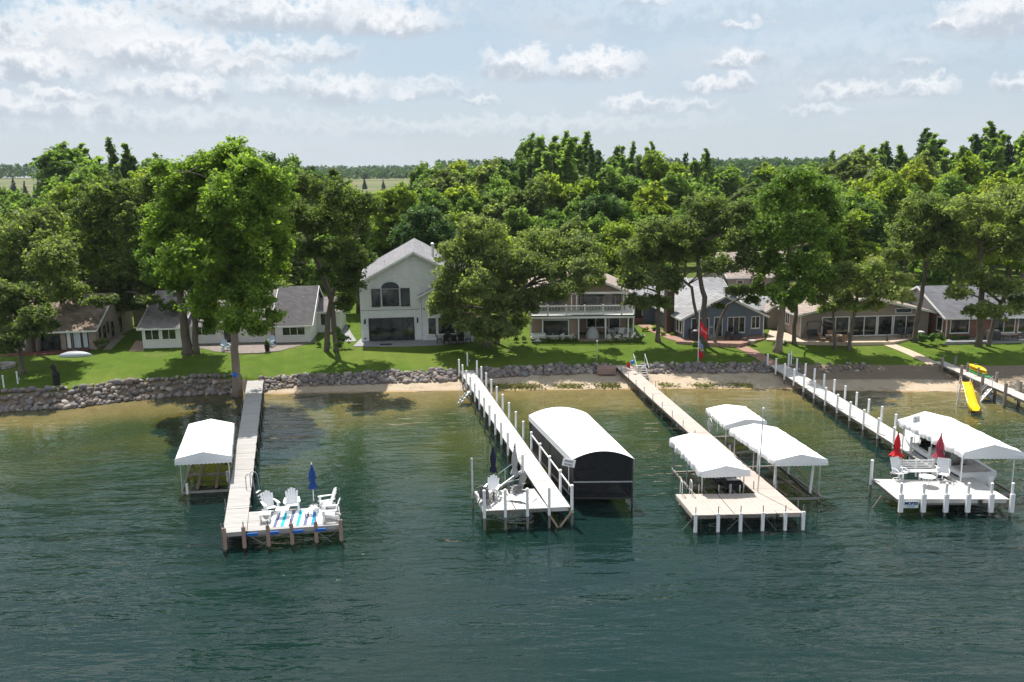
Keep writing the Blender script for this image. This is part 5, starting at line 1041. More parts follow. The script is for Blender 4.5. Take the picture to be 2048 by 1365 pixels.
for (p, q) in (((-.05, -.40), (9.9, -.40)), ((9.9, -.40), (9.9, 2.4)), ((-.05, -.40), (-.05, 2.4))):
    for z in (2.45, 3.22): MB().beam((*p, z), (*q, z), .07, .07).build('railing_bar', TRIM, t)
    L_ = math.hypot(q[0] - p[0], q[1] - p[1]); b = MB(); nb = int(L_ / .14)
    for i in range(1, nb): f = i / nb; x, y = p[0] + (q[0] - p[0]) * f, p[1] + (q[1] - p[1]) * f; b.span(x - .02, x + .02, y - .02, y + .02, 2.48, 3.19)
    b.build('balusters', TRIM, t)['kind'] = 'stuff'
    for i in range(int(L_ / 1.75) + 1): f = min(1, i * 1.75 / L_); x, y = p[0] + (q[0] - p[0]) * f, p[1] + (q[1] - p[1]) * f; MB().span(x - .065, x + .065, y - .065, y + .065, 2.33, 3.34).build('railing_post', TRIM, t)
# ---- house: dark brown, behind between the tan and the blue one
t = thing('house', 'dark brown house half hidden between the balcony house and blue cottage', 'house', (12.6, 88.5, GZ), R(3)); gable(t, 0, 6.5, 0, 8, 2.3, 1.8, 'x', DBR, SHL, .4, .3, -.4); win(t, 1.2, .9, 1.2, 1.0, n=2); win(t, 4, .9, 1.2, 1.0, n=2); flat(t, 'base_course', 0, 6.5, -.08, -.01, -.3, .5, BRICK)
# ---- house: blue-grey gable cottage
t = thing('house', 'blue-grey gable cottage with white trimmed windows', 'house', (16.3, 79.6, GZ), R(8)); h4 = t
gable(t, 0, 8.1, 0, 9.0, 1.95, 1.95, 'y', BSID, SHL, .35, .35, -.4); gable(t, -1.2, 8.6, 9.02, 17, 2.1, 1.9, 'x', BSID, SHL, .35, .3, -.4); gable(t, 8.12, 11.0, 4, 10, 1.9, 1.3, 'x', BSID, SHL, .3, .2, -.4)
win(t, .85, .42, 1.65, 1.42, n=3); win(t, 3.1, .04, .75, 1.85, name='door'); win(t, 4.45, .40, 1.65, 1.42, n=3); win(t, 6.85, .75, .75, 1.05, n=2); corner_boards(t, (.05, 8.05), 0, 1.9); 
for yy in (.3, 1.2): win(t, yy, .5, .6, 1.3, 0, side='l')
MB().span(-.75, -.02, 2.6, 3.6, -.4, 4.2).build('chimney', brickmat('dark_brick', (.12, .07, .05), (.09, .055, .045), (.14, .12, .1)), t); MB().span(2.6, 2.95, -.05, -.01, .95, 1.03).build('name_plate', TRIM, t)
# ---- house: long tan house with glass doors
t = thing('house', 'long tan house with a row of white framed glass doors', 'house', (27.2, 79.0, GZ), R(4)); h5 = t
gable(t, 0, 12.6, 0, 12, 2.25, 1.45, 'y', GSID, SHT, .45, .5, -.4); gable(t, -2.4, 6.6, 14, 23, 4.3, 2.1, 'x', GSID, SHT, .45, .3, -.4); gable(t, -1.2, -.02, 5, 13.9, 1.9, .5, 'y', GSID, SHT, .2, .2, -.4)
for i, (x, w_, n) in enumerate(((2.2, 2.5, 2), (5.1, 2.3, 2), (7.65, 1.3, 1), (9.2, 2.35, 2))): win(t, x, .12, w_, 1.75, n=n, name='glass_door', fw=.10)
win(t, 9.3, 2.2, 1.5, .35, sill=False); win(t, 2.5, .9, .8, 1.0, 0, side='l', n=2); win(t, 6.2, .7, .6, 1.3, -1.2, side='l'); win(t, .3, 2.3, .7, 1.3, 14); win(t, 3.4, 2.3, 1.2, 1.4, 14, n=2); win(t, -1.4, 2.5, .6, 1.3, 14); corner_boards(t, (.06,), 0, 2.2); corner_boards(t, (1.35,), 14, 4.2)
# ---- house: brick house, right edge
t = thing('house', 'red brick house with dark grey roof at the right edge', 'house', (40.4, 78.0, GZ), R(2)); gable(t, 0, 13, 0, 10, 2.05, 2.1, 'x', BRICK, SHB, .5, .3, -.4, gmat=pmat('grey_gable', (.25, .26, .28), .7, .05, 2, .1, bands=6))
win(t, .55, .5, 1.7, 1.35, n=1); win(t, .4, .6, .9, 1.2, 0, side='l'); win(t, 4.6, .45, 2.0, 1.5, n=2); win(t, 7.0, .45, 2.2, 1.5, n=2); MB().tube([(.12, -.06, 0), (.12, -.06, 1.9)], .05, 6).build('downspout', TRIM, t)
# ---- small shed behind the left cottages
t = thing('shed', 'small brown shed on the grass between the two left cottages', 'shed', (-41.2, 91.5, GZ), R(5)); gable(t, 0, 4.2, 0, 4, 2.0, 1.0, 'x', pmat('shed_wall', (.22, .175, .15), .8, .1, 2, .2, bands=4, band_axis=0), SHT, .3, .2, -.4); win(t, 1.6, .05, .9, 1.6, name='door', pane=TSID)

# ================================================================== things round the houses
def gpt(x, y, dz=0.0): p = onground(x, y); return Vector((p.x, p.y, p.z + dz))
def patio_chair(label, mat, loc, rz, group=None, seatm=None):
    t = thing('patio_chair', label, 'chair', loc, rz, group); seatm = seatm or mat
    MB().span(-.25, .25, -.25, .22, .38, .43).build('seat', seatm, t); MB().beam((0, .22, .42), (0, .36, .95), .5, .04).build('backrest', seatm, t)
    for sx in (-1, 1):
        for sy in (-1, 1): MB().tube([(sx * .24, sy * .23, 0), (sx * .23, sy * .21, .4)], .02, 5).build('leg', mat, t)
        MB().tube([(sx * .26, -.24, .4), (sx * .27, -.24, .62), (sx * .27, .24, .64)], .02, 5).build('armrest', mat, t)
    return t
def dining_table(label, mat, loc, rz, L_=1.7, w_=1.0, h_=.72):
    t = thing('patio_table', label, 'table', loc, rz); MB().span(-L_ / 2, L_ / 2, -w_ / 2, w_ / 2, h_ - .04, h_).build('table_top', mat, t)
    for sx in (-1, 1):
        for sy in (-1, 1): MB().span(sx * (L_ / 2 - .1) - .03, sx * (L_ / 2 - .1) + .03, sy * (w_ / 2 - .1) - .03, sy * (w_ / 2 - .1) + .03, 0, h_ - .04).build('leg', mat, t)
    return t
def lathed(name, label, cat, loc, prof, mat, n=14): o = MB().lathe((0, 0, 0), prof, n).build(name, mat, smooth=True); o.location = loc; return tag(o, label, cat)
LBLUE = pmat('pale_blue_plastic', (.42, .52, .60), .5, .05)
adirondack('adirondack_chair', 'pale blue adirondack chair on the stone patio, left of the big trunk', LBLUE, gpt(452, 702, .035), R(40), group='pale blue chairs'); adirondack('adirondack_chair', 'pale blue adirondack chair by the black pot on the stone patio', LBLUE, gpt(541, 694, .035), R(-20), group='pale blue chairs')
lathed('plant_pot', 'tall black plant pot on the stone patio of the white cottage', 'plant pot', gpt(535, 704, .035), [(.16, 0), (.2, .1), (.26, .62), (.28, .66), (.22, .66), (.2, .6)], BLK)
bt = gpt(908, 687, .03); dining_table('black dining table on the concrete patio of the white house', BLK, bt, R(5), 2.0, 1.1)
for i, (dx_, dy_, r_, w_) in enumerate(((-.65, -.85, 180, 'front left'), (.05, -.85, 180, 'front middle'), (.72, -.85, 180, 'front right'), (-.65, .85, 0, 'back left'), (.65, .85, 0, 'back right'), (-1.35, 0, 90, 'left end'), (1.35, 0, -90, 'right end'))):
    patio_chair('black patio chair at the %s of the black dining table' % w_, BLK, bt + Vector((dx_, dy_, 0)), R(r_), 'black dining chairs')
o = MB().span(-.55, .55, -.3, .3, 0, .02).build('door_mat', pmat('mat_dark', (.02, .02, .022), .95)); o.location = gpt(772, 690, .032); o.rotation_euler = (0, 0, R(5)); tag(o, 'dark door mat in front of the black sliding doors', 'mat')
o = MB(); rows = []
for i in range(7):
    f = i / 6; rr = .62 * (1 - f ** 3 * .75); rows.append([(rr * (1 + .07 * math.sin(j * 2.3 + i)) * math.cos(2 * math.pi * j / 16), rr * .75 * (1 + .07 * math.cos(j * 1.7)) * math.sin(2 * math.pi * j / 16), 1.1 * f) for j in range(16)])
rows.append([(0, 0, 1.13)] * 16); g0 = o.grid(rows, closed=True).build('covered_grill', pmat('grey_cover', (.40, .40, .41), .8, .1, 4, .3), smooth=True); g0.location = gpt(1185, 677, .03); tag(g0, 'barbecue grill under a pale grey cover on the porch', 'grill')
pt = gpt(1240, 672, .03); dining_table('pale patio table under the balcony porch', pmat('pale_metal', (.55, .55, .55), .5), pt, 0, 1.2, .9)
for dx_, dy_, r_, w_ in ((-.9, 0, 90, 'left'), (.9, 0, -90, 'right'), (0, -.75, 180, 'front')): patio_chair('white patio chair on the %s side of the porch table' % w_, VINYL, pt + Vector((dx_, dy_, 0)), R(r_), 'white porch chairs', pmat('sling', (.6, .6, .6)))
t = thing('storage_box', 'white deck storage box by the tan wall under the balcony', 'storage box', gpt(1077, 682)); MB().span(-.65, .65, -.35, .35, 0, .62).build('box_body', VINYL, t); MB().span(-.68, .68, -.38, .38, .62, .70).build('lid', VINYL, t)
for x, y, r_, l_ in ((1385, 680, 40, 'leftmost by the left window'), (1456, 682, 170, 'left of the low table'), (1490, 686, -120, 'right of the low table'), (1474, 676, 10, 'behind the low table')): patio_chair('dark patio chair on the brick patio, ' + l_, DARKM, gpt(x, y, .03), R(r_), 'dark chairs on the brick patio')
dining_table('low dark table among chairs on the brick patio', DARKM, gpt(1472, 683, .03), R(10), .9, .6, .42)
lathed('plant_pot', 'pale square-shouldered plant pot at the right of the brick patio', 'plant pot', gpt(1504, 691, .03), [(.2, 0), (.3, .42), (.33, .46), (.26, .46)], pmat('pale_clay', (.5, .47, .43), .8)); lathed('plant_pot', 'grey barrel pot beside the leaning trunk on the brick patio', 'plant pot', gpt(1420, 683, .03), [(.24, 0), (.3, .3), (.27, .6), (.2, .6)], pmat('barrel', (.25, .25, .25), .7))
t = thing('covered_grill', 'black covered grill beside the blue cottage door', 'grill', gpt(1392, 684, .03)); MB().span(-.5, .5, -.3, .3, .02, .95).build('cover', DARKM, t); MB().lathe((0, 0, .9), [(.42, 0), (.4, .15), (.2, .26)], 12).build('hood', DARKM, t)
# swing frame
t = thing('swing_seat', 'dark A-frame swing in front of the tan house', 'swing', gpt(1627, 681, .03), R(20))
for sx in (-1, 1):
    for sy in (-1, 1): MB().tube([(sx * .95, sy * .55, 0), (sx * .8, 0, 1.75)], .03, 6).build('leg', DARKM, t)
MB().tube([(-.85, 0, 1.75), (.85, 0, 1.75)], .03, 6).build('top_bar', DARKM, t); MB().span(-.6, .6, -.22, .22, .42, .47).build('seat', DARKM, t); MB().beam((0, .22, .47), (0, .32, .95), 1.2, .03).build('backrest', DARKM, t)
for sx in (-1, 1): MB().tube([(sx * .58, 0, .47), (sx * .55, 0, 1.75)], .012, 4).build('chain', DARKM, t)
TANS = pmat('tan_sling', (.42, .24, .15), .7); dt = gpt(1668, 686, .03); dining_table('pale stone-topped table on the tan patio', pmat('stone_top', (.55, .45, .36), .6), dt, R(5), 1.5, .9)
for dx_, dy_, r_, w_ in ((-.45, -.8, 180, 'front left'), (.5, -.8, 180, 'front right'), (-1.1, 0, 90, 'left end'), (1.1, .1, -90, 'right end'), (0, .8, 0, 'back')): patio_chair('tan sling chair at the %s of the patio table' % w_, DARKM, dt + Vector((dx_, dy_, 0)), R(r_), 'tan sling chairs', TANS)
for x, y, r_, l_ in ((1803, 678, 15, 'left one of the pair by the right trunk'), (1817, 677, -15, 'right one of the pair by the right trunk')): patio_chair('dark patio armchair, ' + l_, DARKM, gpt(x, y, .03), R(r_))
lathed('stone_statue', 'small dark stone statue at the corner of the tan patio', 'statue', gpt(1773, 687, .03), [(.18, 0), (.18, .12), (.1, .16), (.14, .35), (.1, .52), (.06, .56), (.1, .64), (.07, .75), (.02, .8)], pmat('dark_stone', (.1, .09, .08), .8))
t = thing('storage_box', 'pale cabinet beside the round bush at the tan patio', 'storage box', gpt(1838, 680)); MB().span(-.3, .3, -.3, .3, 0, .75).build('box_body', pmat('pale_grey', (.5, .5, .48), .6), t); MB().span(-.33, .33, -.33, .33, .75, .8).build('lid', pmat('pale_grey', (.5, .5, .48)), t)
t = thing('covered_grill', 'grey covered grill in front of the brick house', 'grill', gpt(1984, 684, .03)); MB().span(-.55, .55, -.32, .32, .02, .95).build('cover', pmat('charcoal_cover', (.08, .08, .085), .8), t); MB().beam((-.5, 0, .98), (.5, 0, .98), .4, .16).build('hood', pmat('charcoal_cover', (.08, .08, .085)), t)
st = gpt(2015, 684, .03); dining_table('dark patio table in front of the brick house', DARKM, st, 0, 1.5, .9)
for dx_, r_, w_ in ((-1.05, 90, 'left'), (1.05, -90, 'right')): patio_chair('dark chair on the %s of the table by the brick house' % w_, DARKM, st + Vector((dx_, 0, 0)), R(r_))
# carved bear-like post statue on the left lawn
o = MB(); rows = []
for z, x, ra, rb in ((0, 0, .30, .26), (.12, 0, .27, .24), (.45, .02, .26, .22), (.75, .04, .28, .22), (1.0, .03, .25, .2), (1.15, -.02, .15, .14), (1.25, -.08, .16, .15), (1.42, -.10, .19, .16), (1.55, -.12, .17, .14), (1.66, -.12, .06, .06)): rows.append([(x + ra * (1 + .08 * math.sin(3 * a)) * math.cos(a), rb * math.sin(a), z) for a in [2 * math.pi * k / 12 for k in range(12)]])
o.grid(rows, closed=True); o.lathe((-.3, -.03, 1.42), [(.02, -.05), (.08, 0), (.02, .06)], 8); o.tube([(.18, -.1, .95), (.05, -.3, .75), (-.12, -.3, .8)], [.08, .07, .06], 6); b = o.build('carved_statue', pmat('charred_wood', (.015, .014, .013), .7, .2, 4, .3), smooth=True); b.location = gpt(113, 770); tag(b, 'black carved upright statue on the shaded left lawn', 'statue')
# fire pit ring and upturned shallow hull near the stone cottage
o = MB(); 
for k in range(14): a = 2 * math.pi * k / 14; o.box((.9 * math.cos(a), .9 * math.sin(a), .14), (.36, .26, .30), a + math.pi / 2)
f = o.build('fire_pit', pmat('pit_stone', (.42, .38, .35), .9, .2)); f.location = gpt(4, 735); tag(f, 'ring of pale stones at the left edge of the lawn', 'fire pit')
t = thing('upturned_dinghy', 'grey upturned shallow dinghy in front of the red porch', 'dinghy', gpt(151, 713), R(3)); rows = []
for i in range(13):
    v = i / 12; y = -1.5 + 3.0 * v; e = max(.02, 1 - abs(2 * v - 1) ** 2.2); rows.append([(y, .55 * e * math.cos(math.pi * j / 8), .03 + .42 * e ** .6 * math.sin(math.pi * j / 8)) for j in range(9)])
MB().grid(rows).build('hull', pmat('dinghy_grey', (.42, .46, .5), .4, .1), t, smooth=True); MB().tube([(-1.4, 0, .1), (-.7, 0, .40), (0, 0, .47), (.7, 0, .40), (1.4, 0, .1)], .025, 5).build('keel_strip', VINYL, t)
t = thing('air_conditioner', 'grey air conditioner box beside the stone cottage wall', 'air conditioner', gpt(238, 668)); MB().span(-.4, .4, -.4, .4, 0, .85).build('case', pmat('ac_grey', (.10, .105, .11), .5), t); MB().lathe((0, 0, .85), [(.36, 0), (.36, .03), (.1, .05)], 14).build('fan_grille', DARKM, t)
# stone step blocks and a low stack by the beach

# ================================================================== trees
def leafmat(name, c_dark, c_mid, c_light, trans=0.60, spec=0.2):
    m, g_ = new_mat(name); a = g_.n('ShaderNodeAttribute', attribute_name='tint').outputs['Fac']
    rnd = g_.n('ShaderNodeObjectInfo').outputs['Random']
    cr = g_.n('ShaderNodeValToRGB'); g_.put(cr.inputs[0], g_.m('ADD', a, g_.lin(rnd, 0, 1, -.26, .26))); e = cr.color_ramp.elements; e[0].color = (*c_dark, 1); e[0].position = .1; e[1].color = (*c_light, 1); e[1].position = .95; k_ = e.new(.5); k_.color = (*c_mid, 1)
    p = princ(g_, Base_Color=cr.outputs[0], Roughness=0.55, Specular_IOR_Level=spec); t_ = g_.n('ShaderNodeBsdfTranslucent'); g_.put(t_.inputs[0], g_.mix(1.0, cr.outputs[0], (1.6, 1.7, .75), 'MULTIPLY')); mx = g_.n('ShaderNodeMixShader'); mx.inputs[0].default_value = trans
    g_.t.links.new(p.outputs[0], mx.inputs[1]); g_.t.links.new(t_.outputs[0], mx.inputs[2]); finish(g_, mx.outputs[0]); return m
LM = {'oak': leafmat('oak_leaves', (0.077, 0.110, 0.040), (0.138, 0.182, 0.064), (0.226, 0.270, 0.110)), 'oakd': leafmat('dark_oak_leaves', (0.062, 0.090, 0.029), (0.108, 0.152, 0.046), (0.182, 0.231, 0.077)),
      'cotton': leafmat('cottonwood_leaves', (0.077, 0.138, 0.026), (0.132, 0.215, 0.037), (0.226, 0.314, 0.061), .6), 'maple': leafmat('maple_leaves', (0.084, 0.157, 0.023), (0.157, 0.250, 0.041), (0.316, 0.330, 0.130), .4),
      'mid': leafmat('wood_leaves', (0.072, 0.127, 0.035), (0.127, 0.204, 0.051), (0.198, 0.281, 0.072)), 'yel': leafmat('lime_leaves', (0.127, 0.182, 0.029), (0.204, 0.275, 0.040), (0.308, 0.330, 0.066), .6), 'dark': leafmat('deep_leaves', (0.033, 0.078, 0.023), (0.059, 0.122, 0.033), (0.111, 0.185, 0.045), .3), 'con': leafmat('needles', (0.023, 0.055, 0.029), (0.037, 0.084, 0.041), (0.065, 0.121, 0.055), .1)}
BARK = pmat('bark', (.15, .125, .105), .95, .35, 3.0, .8, grain=(1, 1, .25)); BARKL = pmat('pale_bark', (.25, .205, .165), .95, .25, 3.0, .8, grain=(1, 1, .25))
def leaves_np(C, Rc, npc, size, r, flat=.8, up=.55):
    n = len(C) * npc; c = np.repeat(C, npc, 0); rr = np.repeat(Rc, npc)[:, None]
    d = r.normal(size=(n, 3)); d /= np.linalg.norm(d, axis=1)[:, None]; u = np.minimum(np.abs(r.normal(size=(n, 1))) * .28 + r.random((n, 1)) ** .6 * .62, 1.5)
    p = c + d * rr * u * np.array([1, 1, flat])
    nr = d * .45 + r.normal(size=(n, 3)) * .55 + np.array([0, 0, up]); nr /= np.linalg.norm(nr, axis=1)[:, None]
    a = np.cross(nr, r.normal(size=(n, 3))); a /= np.linalg.norm(a, axis=1)[:, None]; b = np.cross(nr, a); s = (size * r.lognormal(0, .3, n))[:, None]
    V_ = np.stack([p - a * s * .5, p + b * s * .3 + nr * s * .06, p + a * s * .5, p - b * s * .3 + nr * s * .06], 1).reshape(-1, 3)
    tint = np.clip(np.repeat(r.random(len(C)), npc) * .55 + r.random(n) * .5 - .02, 0, 1); return V_, tint
def crown_mesh(name, C, Rc, npc, size, mat, r, **kw):
    V_, tint = leaves_np(np.asarray(C), np.asarray(Rc), npc, size, r, **kw); me = np_mesh(name, V_, np.arange(len(V_)).reshape(-1, 4), (('tint', 'FACE', tint),)); me.materials.append(mat); return me
def sample_lobes(lobes, r, dens, rc=(.55, 1.05), inner=.42):
    C, Rc = [], []
    for (c, rad) in lobes:
        c = np.array(c); rad = np.array(rad); area = 4 * math.pi * ((rad[0] * rad[1] + rad[0] * rad[2] + rad[1] * rad[2]) / 3); n = max(3, int(area * dens))
        d = r.normal(size=(n, 3)); d /= np.linalg.norm(d, axis=1)[:, None]; d[:, 2] = np.where(d[:, 2] < -.8, -d[:, 2] * .5, d[:, 2]); f = 1 - (1 - inner) * r.random((n, 1)) ** 1.3
        f *= 1 + .12 * r.normal(size=(n, 1)); P = c + d * f * np.maximum(rad - .4, .2); C.append(P); Rc.append(r.uniform(rc[0], rc[1], n) * min(1.0, .32 + rad.mean() / 2.6))
    return np.concatenate(C), np.concatenate(Rc)
def limb(mb, p, q, r0, r1, r, n=5, seg=5, sag=.12):
    p, q = np.array(p), np.array(q); L_ = np.linalg.norm(q - p); mid = (p + q) / 2 + np.array([0, 0, 1]) * L_ * sag + r.normal(size=3) * L_ * .07; pts = []
    for i in range(seg + 1):
        t = i / seg; pts.append((1 - t) ** 2 * p + 2 * t * (1 - t) * mid + t * t * q)
    mb.tube([Vector(x) for x in pts], [r0 + (r1 - r0) * i / seg for i in range(seg + 1)], n, cap=False); return pts
def branch_out(mb, trunk_pts, trunk_r, C, r, nmain, rl):
    """limbs from the upper trunk to spread crown points, then thin twigs"""
    tp = np.array(trunk_pts); order = r.permutation(len(C)); main = []
    for i in order:
        if len(main) >= nmain: break
        if all(np.linalg.norm(C[i] - C[j]) > 1.5 for j in main): main.append(i)
    for i in main:
        q = C[i]; k0 = len(tp) // 3; cand = tp[k0:]; w_ = np.linalg.norm(cand - q, axis=1) + np.maximum(cand[:, 2] - q[2] + .5, 0) * 3; j = int(np.argmin(w_)) + k0; rr = min(trunk_r[j] * .62, rl)
        pts = limb(mb, tp[j], q, rr, .03, r); m_ = pts[3]
        near = np.argsort(np.linalg.norm(C - m_, axis=1))[1:4]
        for k in near: limb(mb, m_, C[k], rr * .38, .015, r, 3, 3)
def px_lobes(lobes, Y, r):
    out = []; Wd = min((max(l[0] + l[2] for l in lobes) - min(l[0] - l[2] for l in lobes)) / 2 / pxm(Y), 5.0)
    for l in lobes:
        cx, cy, rx, ry = l[:4]; dY = l[4] if len(l) > 4 else r.uniform(-1.0, .25) * Wd; yy = Y + dY; s = pxm(yy, 8.0); c = atY(cx, cy, yy); out.append(((c.x, c.y, c.z), (rx * 1.05 / s, (rx + ry) / 2 / s * 1.25, ry * 1.08 / s)))
    return out
def tree(label, base, trunk, lobes, kind, dens=1.15, npc=46, size=.27, bark=BARK, extra=(), seed=0, nmain=16, name='tree', zbase=None, group=None, rc=(.55, 1.05), scale_leaf=1.0):
    r = np.random.default_rng(100 + seed); b = onground(*base) if zbase is None else zbase; Y_ = b.y
    t = thing(name, label, 'tree', b, 0, group); o = np.array(b)
    PL = px_lobes(lobes, Y_, r); small = rc[1] < .6
    C, Rc = sample_lobes(PL, r, dens * (.82 if not small else 1.3), (.5, .95) if not small else rc, .5); keep = C[:, 2] > b.z + 1.3; C, Rc = C[keep], Rc[keep]
    C2, R2 = sample_lobes(PL, r, dens * .55, (.3, .6) if not small else rc, .35); keep = C2[:, 2] > b.z + 1.1; C2, R2 = C2[keep], R2[keep]
    mb = MB(b); allp = []; allr = []
    for path in (trunk, *extra):
        P = [atY(x, y, Y_) for x, y, _ in path]; Rr = [w * .58 / pxm(Y_) for *_, w in path]
        P[0] = Vector((P[0].x, Y_, min(P[0].z, zgf(P[0].x, Y_)) - .15)); pts = []; rs = []
        for i in range(len(P) - 1):
            for k in range(4): f = k / 4; pts.append(P[i].lerp(P[i + 1], f) + Vector(r.normal(size=3) * .03)); rs.append(Rr[i] * (1 - f) + Rr[i + 1] * f)
        pts.append(P[-1]); rs.append(Rr[-1]); 
        if path is trunk: rs[0] *= 1.5; rs[1] *= 1.12
        mb.tube(pts, rs, 9); allp += [tuple(p) for p in pts]; allr += rs
    branch_out(mb, allp, allr, C, r, nmain, .22)
    mb.build('trunk', bark, t, smooth=True)
    Va, ta = leaves_np(C - o, Rc, int(npc * 1.35) if not small else npc, size * .95, r, flat=.7, up=.6); Vb, tb = leaves_np(C2 - o, R2, int(npc * .5), size, r)
    V_ = np.concatenate([Va, Vb]); me = np_mesh('crown', V_, np.arange(len(V_)).reshape(-1, 4), (('tint', 'FACE', np.concatenate([ta, tb])),)); me.materials.append(LM[kind]); c = bpy.data.objects.new('crown', me); COL.objects.link(c); c.parent = t; return t
tree('tallest bright green cottonwood growing at the shore end of the wooden dock', (472, 755), [(472, 756, 15), (470, 700, 13), (468, 640, 12), (466, 560, 11), (456, 470, 8), (452, 380, 5), (460, 320, 3)],
     [(470, 310, 42, 38, 0), (425, 335, 55, 38), (500, 345, 45, 40), (360, 370, 50, 45), (545, 375, 45, 50), (470, 400, 70, 60), (390, 430, 65, 55), (335, 450, 48, 52), (535, 450, 45, 60), (460, 480, 75, 60), (380, 520, 65, 50), (515, 525, 58, 55), (440, 570, 50, 48), (500, 595, 55, 45), (480, 640, 48, 36), (410, 600, 36, 42), (545, 632, 26, 22), (515, 655, 36, 22), (320, 340, 25, 22), (565, 500, 25, 40)],
     'cotton', 1.25, 46, .27, BARKL, seed=1, nmain=26)
tree('twin-trunked tree in front of the long white cottage', (382, 708), [(376, 709, 17), (370, 660, 15), (362, 600, 13), (352, 540, 10), (345, 480, 6)], [(345, 480, 55, 50, -1), (395, 490, 55, 55, -3), (330, 540, 52, 42, -3), (380, 560, 52, 40, 1), (405, 600, 28, 55, -1.5), (350, 440, 45, 40, 1), (420, 640, 18, 38, -.5), (300, 510, 30, 30, -2)], 'cotton', 1.2, 44, .27, BARK, extra=([(393, 709, 11), (390, 660, 10), (386, 600, 9), (388, 540, 6)],), seed=2, nmain=14)
tree('broad dark oak arching over the stone cottage roof', (243, 655), [(240, 656, 8), (236, 600, 8), (232, 540, 7), (228, 470, 5)], [(230, 395, 62, 42), (180, 440, 50, 48), (275, 440, 60, 50), (215, 490, 80, 50), (160, 510, 42, 42), (285, 520, 58, 46), (235, 560, 66, 38, -2), (165, 570, 45, 32, -3), (300, 575, 46, 30, -3), (225, 605, 50, 22, -4), (330, 600, 32, 20, -4), (320, 370, 40, 40), (270, 610, 30, 18, -4), (295, 602, 40, 15, -10), (345, 612, 28, 13, -10), (125, 592, 48, 24, -10), (200, 602, 38, 16, -11)], 'oakd', 1.05, 40, .28, seed=3, nmain=22)
tree('oak with low pale leaves at the far left edge of the lawn', (42, 748), [(44, 749, 9), (40, 700, 7), (36, 650, 6), (34, 610, 4)], [(55, 592, 52, 32), (18, 628, 40, 42), (82, 632, 42, 28), (45, 660, 48, 28), (5, 585, 30, 30), (102, 652, 26, 16), (20, 690, 28, 24)], 'oak', 1.2, 46, .25, seed=4, nmain=14)
tree('oak with thick double trunk beside the stone cottage porch', (66, 706), [(60, 707, 13), (58, 660, 11), (52, 600, 9), (50, 520, 6)], [(55, 470, 66, 46), (10, 510, 50, 55), (105, 520, 52, 46), (55, 545, 60, 40), (135, 575, 40, 30), (-20, 570, 50, 50), (90, 440, 40, 34)], 'oak', 1.1, 42, .27, extra=([(76, 707, 9), (78, 650, 8), (92, 590, 6)],), seed=5, nmain=16)
tree('leaning dark oak left of the white two-storey house', (668, 703), [(672, 704, 8), (668, 650, 9), (662, 600, 9), (648, 555, 9), (630, 515, 8), (612, 470, 5)], [(620, 385, 52, 40), (680, 400, 46, 44), (592, 440, 40, 46), (648, 440, 48, 40), (705, 450, 42, 42), (685, 505, 46, 38), (625, 500, 38, 28), (700, 560, 34, 38), (690, 605, 26, 26), (740, 415, 30, 34), (570, 375, 30, 38), (668, 348, 12, 12), (672, 365, 20, 16), (645, 545, 20, 14), (722, 520, 20, 30)], 'oakd', 1.15, 40, .25, BARK, extra=([(652, 690, 10), (655, 640, 9), (664, 590, 8), (690, 540, 5)],), seed=6, nmain=24)
tree('large oak on the lawn between the white house and the balcony house', (974, 692), [(972, 694, 11), (974, 640, 10), (968, 560, 8), (962, 480, 5)], [(962, 462, 56, 34), (915, 510, 46, 40), (985, 520, 52, 40), (1030, 545, 40, 38), (905, 560, 42, 36), (955, 570, 50, 40), (1010, 600, 50, 42), (888, 600, 42, 38, -1.5), (945, 620, 42, 34), (985, 652, 46, 30), (1035, 640, 30, 30), (900, 635, 26, 22, -1.5), (960, 665, 22, 18), (975, 668, 38, 15), (1015, 665, 30, 16), (930, 652, 28, 20)], 'oak', 1.2, 46, .25, seed=7, nmain=22)
tree('wide oak spreading over the balcony house roof', (992, 688), [(993, 690, 8), (1002, 640, 8), (1030, 590, 8), (1070, 560, 6), (1110, 545, 4)], [(1075, 490, 58, 40), (1135, 500, 52, 38), (1175, 535, 42, 28), (1105, 540, 52, 32), (1050, 525, 40, 36), (1140, 575, 46, 24), (1085, 590, 50, 26), (1190, 560, 24, 22), (1060, 615, 26, 18), (1180, 495, 30, 24)], 'oak', 1.15, 44, .25, seed=8, nmain=20)
tree('slim oak standing between the balcony house and the blue cottage', (1316, 684), [(1316, 685, 8), (1316, 630, 7), (1318, 570, 6), (1320, 490, 4)], [(1310, 462, 48, 30), (1275, 505, 44, 40), (1340, 505, 40, 40), (1300, 555, 50, 34), (1258, 560, 32, 28), (1345, 565, 26, 32), (1305, 605, 44, 20), (1268, 600, 26, 18)], 'oak', 1.2, 44, .25, seed=9, nmain=18)
tree('crooked many-limbed oak in front of the blue cottage', (1408, 692), [(1410, 693, 10), (1408, 640, 9), (1409, 595, 9), (1400, 555, 7), (1396, 500, 5), (1405, 440, 3)], [(1410, 415, 52, 34), (1368, 462, 40, 34), (1445, 450, 44, 36), (1485, 425, 32, 30), (1475, 480, 38, 32), (1400, 500, 44, 30), (1440, 530, 42, 26), (1478, 582, 36, 18, -1), (1505, 600, 24, 16, -1), (1437, 612, 18, 13, -1.5), (1358, 510, 28, 22), (1500, 520, 30, 30)], 'oak', 1.15, 42, .24, extra=([(1409, 600, 6), (1382, 575, 5), (1356, 552, 4), (1345, 530, 3)], [(1428, 692, 6), (1440, 640, 5), (1455, 610, 4), (1490, 590, 2.5)]), seed=10, nmain=22)
